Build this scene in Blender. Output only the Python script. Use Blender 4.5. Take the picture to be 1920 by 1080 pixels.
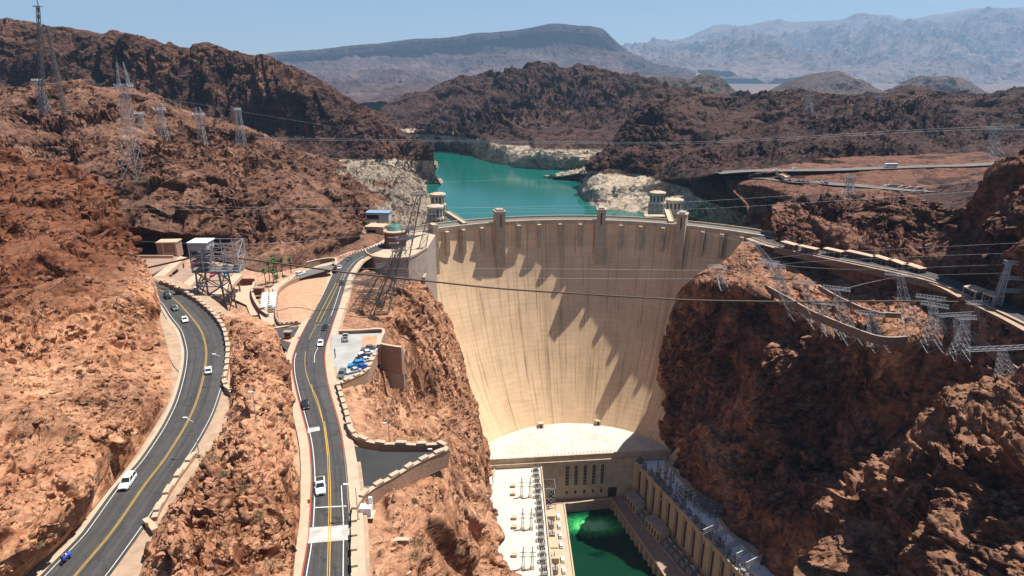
import bpy, math, random
import numpy as np
from mathutils import Vector, Matrix
R = math.radians
for _o in list(bpy.data.objects): bpy.data.objects.remove(_o)
sc = bpy.context.scene
COL = sc.collection

# ------------------------------------------------------------------ camera, sky, sun, exposure
F_PX, HORIZ, CAM_H = 1200.0, 140.0, 270.0
PITCH = math.atan((540 - HORIZ) / F_PX)
cam_d = bpy.data.cameras.new('camera'); cam = bpy.data.objects.new('camera', cam_d); COL.objects.link(cam)
cam.location = (0, 0, CAM_H); cam.rotation_euler = (R(90) - PITCH, 0, 0)
cam_d.sensor_width = 36.0; cam_d.lens = F_PX / 1920 * 36; cam_d.clip_start = 1; cam_d.clip_end = 90000
sc.camera = cam
SUN_AZ, SUN_EL = 69.3, 68.3
w = bpy.data.worlds.new('World'); sc.world = w; w.use_nodes = True
nt = w.node_tree; bg = nt.nodes['Background']
sky = nt.nodes.new('ShaderNodeTexSky'); sky.sky_type = 'NISHITA'; sky.sun_disc = False
sky.sun_elevation = R(SUN_EL); sky.sun_rotation = R(SUN_AZ); sky.altitude = 400; sky.air_density = 1.0
sky.dust_density = 0.0; sky.ozone_density = 4.5
nt.links.new(sky.outputs[0], bg.inputs[0]); bg.inputs[1].default_value = 0.058
sd = bpy.data.lights.new('sun', 'SUN'); so = bpy.data.objects.new('sun', sd); COL.objects.link(so)
sd.energy = 5.0; sd.angle = R(0.5); sd.color = (1.0, 0.95, 0.87)
sv = Vector((math.sin(R(SUN_AZ)) * math.cos(R(SUN_EL)), math.cos(R(SUN_AZ)) * math.cos(R(SUN_EL)), math.sin(R(SUN_EL))))
so.rotation_euler = (-sv).to_track_quat('-Z', 'Y').to_euler()
so.location = (300, 100, 900)
vs = sc.view_settings; vs.view_transform = 'Standard'; vs.look = 'None'; vs.gamma = 1; vs.exposure = 0.78; vs.use_curve_mapping = False

# ------------------------------------------------------------------ surveying helpers
# The site plan was surveyed from the photograph: S(px, py, v) gives the world point seen at a photo
# position, either at height v (v >= 0, metres above the tailwater) or at v metres ahead (v < 0).
_F = np.array([0, math.cos(PITCH), -math.sin(PITCH)]); _U = np.array([0, math.sin(PITCH), math.cos(PITCH)]); _X = np.array([1., 0, 0])
def S(px, py, v, dz=0.0):
    r = _F + (px - 960) / F_PX * _X + (540 - py) / F_PX * _U
    t = (v - CAM_H) / r[2] if v >= 0 else -v / r[1]
    p = np.array([0, 0, CAM_H]) + t * r
    p[2] += dz
    return p
def SL(pts, z=None): return np.array([S(*(p if z is None else (p[0], p[1], z))) if p[0] != 'w' else np.array(p[1:], float) for p in pts])

# ------------------------------------------------------------------ noise (numpy)
_rs = np.random.RandomState(7)
_perm = _rs.permutation(4096).astype(np.int64)
def _h(i, j, k, s=0):
    a = _perm[(i + 131 * s) & 4095]; b = _perm[(a + j) & 4095]; return _perm[(b + k) & 4095]
_g = _rs.normal(size=(4096, 3)); _g /= np.linalg.norm(_g, axis=1)[:, None]
_r3 = _rs.rand(4096, 3)
def perlin(P, s=0):
    I = np.floor(P).astype(np.int64); f = P - I; u = f * f * f * (f * (f * 6 - 15) + 10)
    out = 0
    for a in (0, 1):
        for b in (0, 1):
            for c in (0, 1):
                g = _g[_h(I[:, 0] + a, I[:, 1] + b, I[:, 2] + c, s)]
                d = (g * (f - np.array([a, b, c]))).sum(1)
                out = out + d * (u[:, 0] if a else 1 - u[:, 0]) * (u[:, 1] if b else 1 - u[:, 1]) * (u[:, 2] if c else 1 - u[:, 2])
    return out * 1.6
def fbm(P, octv=4, s=0, gain=0.5, ridged=False):
    o = 0; a = 1.0; Q = P.copy()
    for k in range(octv):
        n = perlin(Q, s + k)
        o = o + a * ((0.45 - np.abs(n)) * 2 if ridged else n)
        Q = Q * 2.07 + 3.1; a *= gain
    return o
def facet(P, s=0):
    """fractured blocks: each cell is a tilted plane, with a groove where two cells meet"""
    Q = P - 0.5; I = np.floor(Q).astype(np.int64)
    ds = []; hs = []
    for a in (0, 1):
        for b in (0, 1):
            for c in (0, 1):
                h = _h(I[:, 0] + a, I[:, 1] + b, I[:, 2] + c, s)
                D = Q - (I + np.array([a, b, c]) + (_r3[h] - .5) * 0.9); ds.append(np.sqrt((D * D).sum(1)))
                hs.append((_r3[(h * 7 + 3) & 4095][:, 0] - .5) * 1.1 + (D * _g[(h * 13 + 5) & 4095]).sum(1) * 1.1)
    ds = np.array(ds); hs = np.array(hs); mn = ds.min(0); wt = np.exp(-38 * (ds - mn)); e = np.partition(ds, 1, axis=0)[1] - mn
    return (hs * wt).sum(0) / wt.sum(0) - 0.3 * np.exp(-e * 13)

# ------------------------------------------------------------------ materials
MATS = {}
def newmat(name):
    m = bpy.data.materials.new(name); m.use_nodes = True
    return m, m.node_tree, m.node_tree.nodes['Principled BSDF']
def N(t, ty, **kw):
    n = t.nodes.new(ty)
    for k, v in kw.items():
        if k in n.inputs: n.inputs[k].default_value = v
        else: setattr(n, k, v)
    return n
def mat(name, col, rough=0.7, metal=0.0, var=0.0, scale=1.0, bump=0.0, spec=0.3, alpha=None):
    if name in MATS: return MATS[name]
    m, t, b = newmat(name); MATS[name] = m
    b.inputs['Base Color'].default_value = (*col, 1); b.inputs['Roughness'].default_value = rough
    b.inputs['Metallic'].default_value = metal; b.inputs['Specular IOR Level'].default_value = spec
    if var or bump:
        g = N(t, 'ShaderNodeNewGeometry'); n = N(t, 'ShaderNodeTexNoise', Scale=scale, Detail=6.0, Roughness=0.6)
        t.links.new(g.outputs['Position'], n.inputs['Vector'])
        r = N(t, 'ShaderNodeMapRange'); r.inputs[1].default_value = .25; r.inputs[2].default_value = .75
        r.inputs[3].default_value = 1 - var; r.inputs[4].default_value = 1 + var
        t.links.new(n.outputs[0], r.inputs[0])
        x = N(t, 'ShaderNodeVectorMath', operation='SCALE'); x.inputs[0].default_value = col
        t.links.new(r.outputs[0], x.inputs['Scale']); t.links.new(x.outputs[0], b.inputs['Base Color'])
        if bump:
            bp = N(t, 'ShaderNodeBump', Strength=bump, Distance=.2 / scale); t.links.new(n.outputs[0], bp.inputs['Height'])
            t.links.new(bp.outputs[0], b.inputs['Normal'])
    return m
def rock(name, lo, mid, hi, dust, scale=1.0, ring=None, bump=0.75, dark=0.35, slope=0.5, streak=0.5, rm=1.0, zone=None, zcol=None):
    """weathered desert rock: lo/mid/hi mineral colours in patches, dust lying on the flatter ground,
    vertical water streaks on steep faces and, round the lake, the pale mineral band below `ring` metres"""
    if name in MATS: return MATS[name]
    m, t, b = newmat(name); MATS[name] = m; L = t.links.new
    g = N(t, 'ShaderNodeNewGeometry')
    big = N(t, 'ShaderNodeTexNoise', Scale=0.02 / scale, Detail=5.0, Roughness=0.62, Distortion=0.6)
    fine = N(t, 'ShaderNodeTexNoise', Scale=0.22 / scale, Detail=6.0, Roughness=0.68, Distortion=0.4)
    L(g.outputs['Position'], big.inputs['Vector']); L(g.outputs['Position'], fine.inputs['Vector'])
    mp = N(t, 'ShaderNodeMapping'); mp.inputs['Scale'].default_value = (1, 1, .12); L(g.outputs['Position'], mp.inputs[0])
    stn = N(t, 'ShaderNodeTexNoise', Scale=0.12 / scale, Detail=3.0, Roughness=0.6); L(mp.outputs[0], stn.inputs['Vector'])
    ad = N(t, 'ShaderNodeMath', operation='ADD'); mu = N(t, 'ShaderNodeMath', operation='MULTIPLY'); mu.inputs[1].default_value = .55
    L(fine.outputs[0], mu.inputs[0]); L(big.outputs[0], ad.inputs[0]); L(mu.outputs[0], ad.inputs[1])
    cr = N(t, 'ShaderNodeValToRGB'); e = cr.color_ramp.elements
    e[0].position = .64; e[0].color = (*lo, 1); e[1].position = .98; e[1].color = (*hi, 1)
    k = e.new(.79); k.color = (*mid, 1); L(ad.outputs[0], cr.inputs[0])
    sep = N(t, 'ShaderNodeSeparateXYZ'); L(g.outputs['Normal'], sep.inputs[0])
    fl = N(t, 'ShaderNodeMapRange'); fl.inputs[1].default_value = slope; fl.inputs[2].default_value = min(1, slope + .4)
    L(sep.outputs[2], fl.inputs[0])
    mx = N(t, 'ShaderNodeMix', data_type='RGBA'); dm = N(t, 'ShaderNodeMath', operation='MULTIPLY'); L(fl.outputs[0], dm.inputs[0]); L(fine.outputs[0], dm.inputs[1])
    dm2 = N(t, 'ShaderNodeMath', operation='MULTIPLY'); L(dm.outputs[0], dm2.inputs[0]); dm2.inputs[1].default_value = 1.3
    dm2.use_clamp = True
    L(dm2.outputs[0], mx.inputs[0]); L(cr.outputs[0], mx.inputs[6]); mx.inputs[7].default_value = (*dust, 1)
    sr = N(t, 'ShaderNodeMapRange'); sr.inputs[1].default_value = .52; sr.inputs[2].default_value = .68; sr.inputs[3].default_value = 1; sr.inputs[4].default_value = 1 - streak * .7
    L(stn.outputs[0], sr.inputs[0])
    dk = N(t, 'ShaderNodeVectorMath', operation='SCALE'); L(mx.outputs[2], dk.inputs[0]); L(sr.outputs[0], dk.inputs['Scale'])
    last = dk.outputs[0]
    if zone is not None:      # another, darker rock above a contact line
        sp0 = N(t, 'ShaderNodeSeparateXYZ'); L(g.outputs['Position'], sp0.inputs[0])
        za = N(t, 'ShaderNodeMath', operation='MULTIPLY_ADD'); za.inputs[1].default_value = zone[2]; L(big.outputs[0], za.inputs[0]); L(sp0.outputs[2], za.inputs[2])
        zr = N(t, 'ShaderNodeMapRange'); zr.inputs[1].default_value = zone[0] + zone[2] / 2; zr.inputs[2].default_value = zone[1] + zone[2] / 2; L(za.outputs[0], zr.inputs[0])
        zm = N(t, 'ShaderNodeMix', data_type='RGBA', blend_type='MULTIPLY'); L(zr.outputs[0], zm.inputs[0]); L(last, zm.inputs[6]); zm.inputs[7].default_value = (*zcol, 1); last = zm.outputs[2]
    if ring is not None:
        sp = N(t, 'ShaderNodeSeparateXYZ'); L(g.outputs['Position'], sp.inputs[0])
        rr = N(t, 'ShaderNodeMapRange'); rr.inputs[1].default_value = ring + 1; rr.inputs[2].default_value = ring - 1
        wz = N(t, 'ShaderNodeMath', operation='MULTIPLY_ADD'); wz.inputs[1].default_value = 2.5; L(fine.outputs[0], wz.inputs[0]); L(sp.outputs[2], wz.inputs[2])
        s2 = N(t, 'ShaderNodeMath', operation='SUBTRACT'); L(wz.outputs[0], s2.inputs[0]); s2.inputs[1].default_value = 1.25
        L(s2.outputs[0], rr.inputs[0])
        pc = N(t, 'ShaderNodeValToRGB'); pe = pc.color_ramp.elements
        pe[0].position = .34; pe[0].color = (.25 * rm, .185 * rm, .135 * rm, 1); pe[1].position = .54; pe[1].color = (.43 * rm, .345 * rm, .26 * rm, 1)
        L(fine.outputs[0], pc.inputs[0])
        m3 = N(t, 'ShaderNodeMix', data_type='RGBA'); L(rr.outputs[0], m3.inputs[0]); L(last, m3.inputs[6]); L(pc.outputs[0], m3.inputs[7]); last = m3.outputs[2]
    b.inputs['Roughness'].default_value = .92; b.inputs['Specular IOR Level'].default_value = .15
    bp = N(t, 'ShaderNodeBump', Strength=bump, Distance=1.2 * scale); L(fine.outputs[0], bp.inputs['Height']); prev = bp.outputs[0]
    mr = N(t, 'ShaderNodeMapping'); mr.inputs['Rotation'].default_value = (.3, .55, .2); mr.inputs['Scale'].default_value = (1, .85, 1.5); L(g.outputs['Position'], mr.inputs[0])
    nzv = N(t, 'ShaderNodeVectorMath', operation='MULTIPLY_ADD'); L(fine.outputs[1], nzv.inputs[0]); nzv.inputs[1].default_value = (1.0 * scale,) * 3; L(mr.outputs[0], nzv.inputs[2])
    for sc_, dist in ((.13 / scale, 4.6 * scale), (.5 / scale, 1.8 * scale)):
        vo = N(t, 'ShaderNodeTexVoronoi', Scale=sc_); L(nzv.outputs[0], vo.inputs['Vector'])
        sb = N(t, 'ShaderNodeVectorMath', operation='SUBTRACT'); L(nzv.outputs[0], sb.inputs[0]); L(vo.outputs['Position'], sb.inputs[1])
        ce = N(t, 'ShaderNodeVectorMath', operation='SUBTRACT'); L(vo.outputs['Color'], ce.inputs[0]); ce.inputs[1].default_value = (.5, .5, .5)
        dt = N(t, 'ShaderNodeVectorMath', operation='DOT_PRODUCT'); L(sb.outputs[0], dt.inputs[0]); L(ce.outputs[0], dt.inputs[1])
        b2 = N(t, 'ShaderNodeBump', Strength=min(1, bump * 1.2), Distance=dist); sc2 = N(t, 'ShaderNodeMath', operation='MULTIPLY'); L(dt.outputs['Value'], sc2.inputs[0]); sc2.inputs[1].default_value = sc_ * 1.4
        tv = N(t, 'ShaderNodeSeparateXYZ'); L(vo.outputs['Color'], tv.inputs[0]); tr = N(t, 'ShaderNodeMapRange'); tr.inputs[3].default_value = .82; tr.inputs[4].default_value = 1.22; L(tv.outputs[0], tr.inputs[0])
        ml = N(t, 'ShaderNodeVectorMath', operation='SCALE'); L(last, ml.inputs[0]); L(tr.outputs[0], ml.inputs['Scale']); last = ml.outputs[0]     # each block its own mineral tone
        L(sc2.outputs[0], b2.inputs['Height']); L(prev, b2.inputs['Normal']); prev = b2.outputs[0]
    L(prev, b.inputs['Normal']); L(last, b.inputs['Base Color'])
    return m

# ------------------------------------------------------------------ object helpers
def grid_obj(name, P, nu, nv, m, smooth=False, flip=False):
    me = bpy.data.meshes.new(name)
    idx = np.arange(nu * nv).reshape(nv, nu)
    q = np.stack([idx[:-1, :-1], idx[1:, :-1], idx[1:, 1:], idx[:-1, 1:]], -1).reshape(-1, 4)
    if flip: q = q[:, ::-1]
    me.vertices.add(nu * nv); me.vertices.foreach_set('co', P.astype(np.float32).ravel())
    me.loops.add(q.size); me.loops.foreach_set('vertex_index', q.astype(np.int32).ravel())
    me.polygons.add(len(q)); me.polygons.foreach_set('loop_start', np.arange(0, q.size, 4, dtype=np.int32))
    me.polygons.foreach_set('use_smooth', np.full(len(q), smooth))
    me.update(calc_edges=True); me.materials.append(m)
    o = bpy.data.objects.new(name, me); COL.objects.link(o); return o
def crom(A, t):
    """Catmull-Rom through rows of A (n,...) at parameters t in [0, n-1]"""
    n = len(A); i = np.clip(np.floor(t).astype(int), 0, n - 2); f = t - i
    sh = (-1,) + (1,) * (A.ndim - 1); f = f.reshape(sh)
    p0 = A[np.maximum(i - 1, 0)]; p1 = A[i]; p2 = A[i + 1]; p3 = A[np.minimum(i + 2, n - 1)]
    m1 = (p2 - p0) * .38; m2 = (p3 - p1) * .38
    return (2 * f**3 - 3 * f**2 + 1) * p1 + (f**3 - 2 * f**2 + f) * m1 + (-2 * f**3 + 3 * f**2) * p2 + (f**3 - f**2) * m2
def resample(Pn, n, smooth=True):
    d = np.r_[0, np.cumsum(np.linalg.norm(np.diff(Pn, axis=0), axis=1))]
    t = np.interp(np.linspace(0, d[-1], n), d, np.arange(len(Pn)))
    return crom(Pn, t) if smooth else np.stack([np.interp(t, np.arange(len(Pn)), Pn[:, k]) for k in range(3)], 1)
PG = {}
def patch(name, rows, nu, nv, m, s, a, wt=None, vs=0.6, seed=0, skirt0=None, skirt1=None, edge=(1, 1), low=1.0, fac=(.55, .3, .16), rid=0, kind='structure', flip=False, clampz=None, terr=0, fade=.12, label=None, cat=None, group=None):
    """a rock mass: rows of surveyed points lofted into one sheet, then fractured in 3D"""
    W = [resample(SL(r), 96) for r in rows]
    if skirt0 is not None: W.insert(0, W[0] + np.array(skirt0))
    if skirt1 is not None: W.append(W[-1] + np.array(skirt1))
    wt = list(wt) if wt else [1] * len(rows)
    if skirt0 is not None: wt.insert(0, wt[0])
    if skirt1 is not None: wt.append(wt[-1])
    W = np.array(W); A = W.transpose(1, 0, 2)
    tv = np.linspace(0, len(W) - 1, nv * 4); G = crom(W, tv)
    # even spacing down the sheet (as seen on average)
    seg = np.linalg.norm(np.diff(G, axis=0), axis=2).mean(1); cam = np.array([0, 0, CAM_H])
    dist = np.linalg.norm(G - cam, axis=2).mean(1); seg = seg / (.5 * (dist[1:] + dist[:-1]))
    cd = np.r_[0, np.cumsum(seg)]; tv = np.interp(np.linspace(0, cd[-1], nv), cd, tv)
    G = crom(W, tv); wv = np.interp(tv, np.arange(len(wt)), wt)
    G = crom(G.transpose(1, 0, 2), np.linspace(0, 95, nu)).transpose(1, 0, 2)
    du = np.gradient(G, axis=1); dv = np.gradient(G, axis=0); n = np.cross(dv, du)
    n /= np.linalg.norm(n, axis=2)[..., None] + 1e-9
    if flip: n = -n
    P = G.reshape(-1, 3); n = n.reshape(-1, 3)
    Q = P * np.array([1, 1, vs]) / s + seed * 17.3
    Q = Q + np.stack([perlin(Q * .8 + 5, 30), perlin(Q * .8 + 9, 31), perlin(Q * .8 + 13, 32)], 1) * .22
    # bedding planes dip to one side, so the blocks are longer along them
    ca, sa = math.cos(.55), math.sin(.55); T = np.stack([Q[:, 0] * ca + Q[:, 2] * sa, Q[:, 1] * .9, (Q[:, 2] * ca - Q[:, 0] * sa) * 1.35], 1)
    rough = np.clip(.55 + 1.3 * perlin(Q * .45, 33) + .4 * perlin(Q * 1.5, 34), .12, 1.25)      # slabs here, rubble there
    d = low * .75 * fbm(Q * .42, 2, seed) + .30 * perlin(Q * 1.1, seed + 4)
    d = d + fac[0] * 1.7 * facet(T * .75, seed + 1) + fac[0] * 1.15 * facet(T * 1.7 + 3, seed + 4) * (.4 + .6 * rough)
    d = d + (fac[1] * 1.6 * facet(T * 3.6, seed + 2) + fac[2] * 1.5 * facet(T * 7.5, seed + 3) + .09 * facet(T * 15, seed + 6)) * rough
    d = d + .05 * fbm(Q * 9, 3, seed + 8) * rough
    if rid: d = d + rid * (fbm(P * np.array([1, 1, .6]) / s * .9 + seed, 6, seed + 11, gain=.58, ridged=True) - .3)
    if terr: d = d + terr * np.sin(P[:, 2] / s * 9 + 4 * perlin(P / (s * 2), 50)) * .5
    u = np.tile(np.linspace(0, 1, nu), nv)
    ew = np.where(u < .5, edge[0] + (1 - edge[0]) * np.clip(u / fade, 0, 1), edge[1] + (1 - edge[1]) * np.clip((1 - u) / fade, 0, 1))
    P = P + n * (d * a * np.repeat(wv, nu) * ew)[:, None]
    if clampz: P[:, 2] = clampz(P)
    PG[name] = (P.reshape(nv, nu, 3), n.reshape(nv, nu, 3))
    o = grid_obj(name, P, nu, nv, m, flip=not flip)
    o['kind'] = kind
    return o
def outer(name, side, vec, m, n=46):
    """the same slope carried on past the edge of the surveyed sheet"""
    G = PG[name][0][::3]; col = G[:, -1 if side > 0 else 0]; t = np.linspace(0, 1, n)[None, :, None]
    P = (col[:, None] + np.array(vec, float) * t ** 1.3).reshape(-1, 3); k = np.tile(np.linspace(0, 1, n), len(G)) ** .6
    s = np.linalg.norm(vec) / 12; P[:, 2] += k * s * (.7 * fbm(P / (s * 3), 4, 3) + .35 * facet(P / (s * 1.2), 5))
    o = grid_obj('terrain', P, n, len(G), m, flip=side < 0); o['kind'] = 'structure'
def skin(o, **kw):
    for k, v in kw.items():
        if v is not None: o[k] = v
    return o
# ================================================================== THE SETTING
ROCK_NEAR = rock('rock_orange', (.14, .05, .024), (.41, .18, .092), (.60, .335, .195), (.48, .26, .155), scale=.6, streak=.3)
ROCK_CRAG = rock('rock_red_brown', (.11, .047, .028), (.25, .11, .065), (.36, .19, .12), (.36, .20, .14), scale=.8)
ROCK_HILL = rock('rock_hill', (.042, .018, .012), (.125, .057, .035), (.32, .175, .11), (.20, .105, .07), scale=1.0, ring=175.5, rm=.72)
ROCK_DARK = rock('rock_dark', (.018, .010, .010), (.043, .023, .019), (.125, .068, .05), (.08, .043, .034), scale=2.0, ring=160)
ROCK_WALL = rock('rock_gorge', (.09, .034, .018), (.25, .105, .055), (.48, .24, .13), (.36, .19, .12), scale=1.0, streak=.7)
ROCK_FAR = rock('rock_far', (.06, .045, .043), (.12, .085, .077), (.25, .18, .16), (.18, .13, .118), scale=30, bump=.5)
ROCK_PLAT = rock('rock_plateau', (.06, .027, .018), (.15, .068, .046), (.27, .135, .09), (.17, .082, .056), scale=1.0)

g_rows = []
def ground():
    rad = np.array([0, 600, 1500, 2100, 2700, 4000, 8000, 16000, 30000, 60000.]); zz = np.array([-14, -14, -14, -14, 120, 128, 130, 135, 140, 140.])
    nr = 90; rr = np.geomspace(50, 60000, nr); nth = 180
    th = np.linspace(0, 2 * np.pi, nth)
    Rr, T = np.meshgrid(rr, th, indexing='ij')
    P = np.stack([Rr * np.sin(T), Rr * np.cos(T), np.interp(Rr, rad, zz)], -1).reshape(-1, 3)
    P[:, 2] += np.clip((np.hypot(P[:, 0], P[:, 1]) - 2500) / 4000, 0, 1) * 8 * fbm(P / 2500, 4, 3)
    o = grid_obj('ground', P, nth, nr, ROCK_FAR, flip=True); o['kind'] = 'structure'
ground()

# far ranges
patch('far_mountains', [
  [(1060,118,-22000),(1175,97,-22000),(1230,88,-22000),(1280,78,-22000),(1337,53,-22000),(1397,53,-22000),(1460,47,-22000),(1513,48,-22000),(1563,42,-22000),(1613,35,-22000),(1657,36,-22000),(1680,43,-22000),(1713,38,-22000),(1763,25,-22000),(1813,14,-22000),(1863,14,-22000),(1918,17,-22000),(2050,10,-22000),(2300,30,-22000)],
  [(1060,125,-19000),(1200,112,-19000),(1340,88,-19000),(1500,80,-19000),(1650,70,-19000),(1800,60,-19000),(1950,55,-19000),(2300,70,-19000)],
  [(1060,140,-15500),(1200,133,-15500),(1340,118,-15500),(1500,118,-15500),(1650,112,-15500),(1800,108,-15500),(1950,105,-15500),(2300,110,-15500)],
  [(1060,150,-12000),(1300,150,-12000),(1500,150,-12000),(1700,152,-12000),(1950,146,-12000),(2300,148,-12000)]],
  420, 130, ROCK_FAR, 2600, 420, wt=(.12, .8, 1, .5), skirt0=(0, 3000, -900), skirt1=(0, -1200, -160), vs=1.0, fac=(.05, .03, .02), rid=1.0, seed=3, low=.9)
patch('mesa', [
  [(430,125,-9500),(500,108,-9500),(530,103,-9500),(600,98,-9500),(680,90,-9500),(760,82,-9500),(830,78,-9500),(900,68,-9500),(960,62,-9500),(990,57,-9500),(1040,50,-9500),(1080,53,-9500),(1125,58,-9500),(1145,75,-9500),(1165,93,-9500),(1190,110,-9500),(1235,130,-9500),(1300,150,-9500)],
  [(430,128,-9150),(500,111,-9150),(530,106,-9150),(600,101,-9150),(680,93,-9150),(760,86,-9150),(830,82,-9150),(900,72,-9150),(960,66,-9150),(990,61,-9150),(1040,54,-9150),(1080,57,-9150),(1122,62,-9150),(1140,79,-9150),(1160,96,-9150),(1190,113,-9150),(1235,132,-9150),(1300,151,-9150)],
  [(430,145,-9050),(500,130,-9050),(600,122,-9050),(700,118,-9050),(800,122,-9050),(900,105,-9050),(1000,95,-9050),(1080,88,-9050),(1130,96,-9050),(1165,108,-9000),(1200,122,-9000),(1300,153,-8500)],
  [(430,180,-5200),(550,175,-5200),(700,172,-5200),(800,165,-5500),(900,160,-6000),(1000,150,-6500),(1100,140,-7000),(1160,140,-7200),(1240,148,-7500),(1300,156,-7600)],
  [(430,205,-2600),(700,200,-2600),(900,195,-2700),(1100,185,-3000),(1300,175,-3500)]],
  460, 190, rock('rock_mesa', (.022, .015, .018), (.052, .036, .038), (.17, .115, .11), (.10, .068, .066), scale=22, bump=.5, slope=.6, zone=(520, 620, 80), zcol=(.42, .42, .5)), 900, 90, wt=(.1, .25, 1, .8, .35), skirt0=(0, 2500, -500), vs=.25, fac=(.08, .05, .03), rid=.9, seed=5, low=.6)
for nm, top, D, base in (('hill', [(1150,178),(1190,152),(1225,143),(1262,144),(1290,146),(1320,134),(1350,145),(1366,160),(1385,182)], 2700, 186),
                         ('hill', [(1415,186),(1430,178),(1450,165),(1480,150),(1520,137),(1570,135),(1590,143),(1620,160),(1645,172),(1670,182)], 3900, 188),
                         ('hill', [(1660,184),(1690,162),(1730,147),(1770,144),(1800,148),(1825,163),(1850,178),(1880,184)], 4300, 186)):
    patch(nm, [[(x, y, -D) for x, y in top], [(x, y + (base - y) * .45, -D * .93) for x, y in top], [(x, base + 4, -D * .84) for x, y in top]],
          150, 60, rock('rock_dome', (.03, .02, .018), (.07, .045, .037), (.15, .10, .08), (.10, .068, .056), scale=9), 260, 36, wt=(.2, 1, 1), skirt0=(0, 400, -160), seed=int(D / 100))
# mountain behind the lake
patch('mountain', [
  [(640,262,-1560),(705,215,-1650),(730,200,-1680),(760,185,-1700),(800,170,-1700),(840,152,-1700),(880,143,-1700),(920,143,-1700),(960,138,-1700),(1000,128,-1700),(1020,125,-1700),(1045,131,-1700),(1080,128,-1700),(1100,126,-1700),(1150,133,-1700),(1200,142,-1700),(1240,160,-1700),(1290,175,-1700),(1400,185,-1700)],
  [(640,280,-1440),(740,228,-1440),(820,205,-1440),(900,190,-1440),(1000,175,-1440),(1100,165,-1480),(1200,175,-1480),(1290,195,-1480),(1400,210,-1450)],
  [(640,285,-1340),(740,246,-1330),(820,238,-1300),(900,230,-1260),(1000,225,-1230),(1100,222,-1220),(1200,235,-1200),(1290,250,-1150),(1400,250,-1100)],
  [(700,262,158),(780,252,161),(840,255,161),(880,258,161),(950,271,161),(1030,277,161),(1123,280,161),(1190,290,161),(1290,300,161)],
  [(700,292,125),(796,283,125),(850,285,125),(885,290,125),(900,303,125),(945,317,125),(1000,321,125),(1045,324,125),(1120,326,125),(1290,340,125)]],
  520, 230, ROCK_DARK, 110, 30, wt=(.35, 1, 1, .45, .4), skirt0=(0, 250, -120), skirt1=(0, -10, -40), vs=.5, seed=9, low=1.1, rid=.16, fac=(.4, .3, .16))
patch('shore_spit', [
  [(1018,333,128),(1030,326,129),(1060,322,131),(1100,312,-930),(1150,312,-940)],
  [(1018,334,128.5),(1040,330,135),(1070,327,139),(1105,322,146),(1150,322,150)],
  [(1018,335,127),(1045,337,127),(1075,338,127),(1100,338,127),(1150,345,127)]],
  140, 40, ROCK_DARK, 14, 2.5, seed=4, skirt1=(0, -5, -20))
# left ridge with the dark cliff
patch('left_ridge', [
  [(-300,30,-1000),(-120,32,-1000),(0,38,-1000),(40,42,-1000),(90,54,-1000),(130,51,-1000),(190,61,-1000),(250,72,-1000),(310,88,-1000),(350,97,-1000),(378,92,-1000),(400,89,-1000),(430,95,-1000),(500,108,-1000),(540,125,-1000),(580,143,-1000),(620,160,-1000),(660,188,-1000),(700,213,-1000),(740,240,-1000),(772,262,-990),(795,285,-960),(804,300,-930)],
  [(-300,80,-960),(-120,80,-960),(0,82,-955),(110,78,-955),(200,92,-950),(300,100,-950),(400,108,-945),(470,118,-945),(540,140,-945),(600,168,-945),(660,205,-945),(720,245,-940),(770,275,-930),(800,300,-905)],
  [(-300,125,-930),(0,122,-925),(110,118,-925),(220,132,-925),(320,150,-925),(420,170,-920),(500,195,-920),(580,225,-915),(650,255,-915),(720,283,-905),(775,300,-890),(808,312,-885)],
  [(-300,168,-915),(0,165,-905),(120,165,-900),(220,172,-900),(320,196,-900),(420,228,-895),(500,262,-895),(580,290,-890),(650,305,-885),(720,318,-880),(780,325,-870),(818,330,-868)],
  [(-300,230,-760),(0,225,-760),(200,230,-760),(350,250,-760),(450,280,-780),(560,310,-800),(650,322,-810),(720,335,-830),(780,342,-850),(834,345,128)],
  [(-300,270,-700),(0,265,-700),(350,280,-700),(560,330,-740),(700,345,-780),(790,350,-830),(834,352,115)]],
  640, 300, rock('rock_ridge', (.028, .014, .012), (.062, .029, .021), (.17, .08, .048), (.115, .06, .044), scale=1.8, ring=160, streak=.8), 46, 14, wt=(.25, .8, 1, .6, .5, .5), skirt0=(0, 200, -60), vs=.22, seed=12, fac=(.6, .35, .16), low=1.1, rid=.35)
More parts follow.
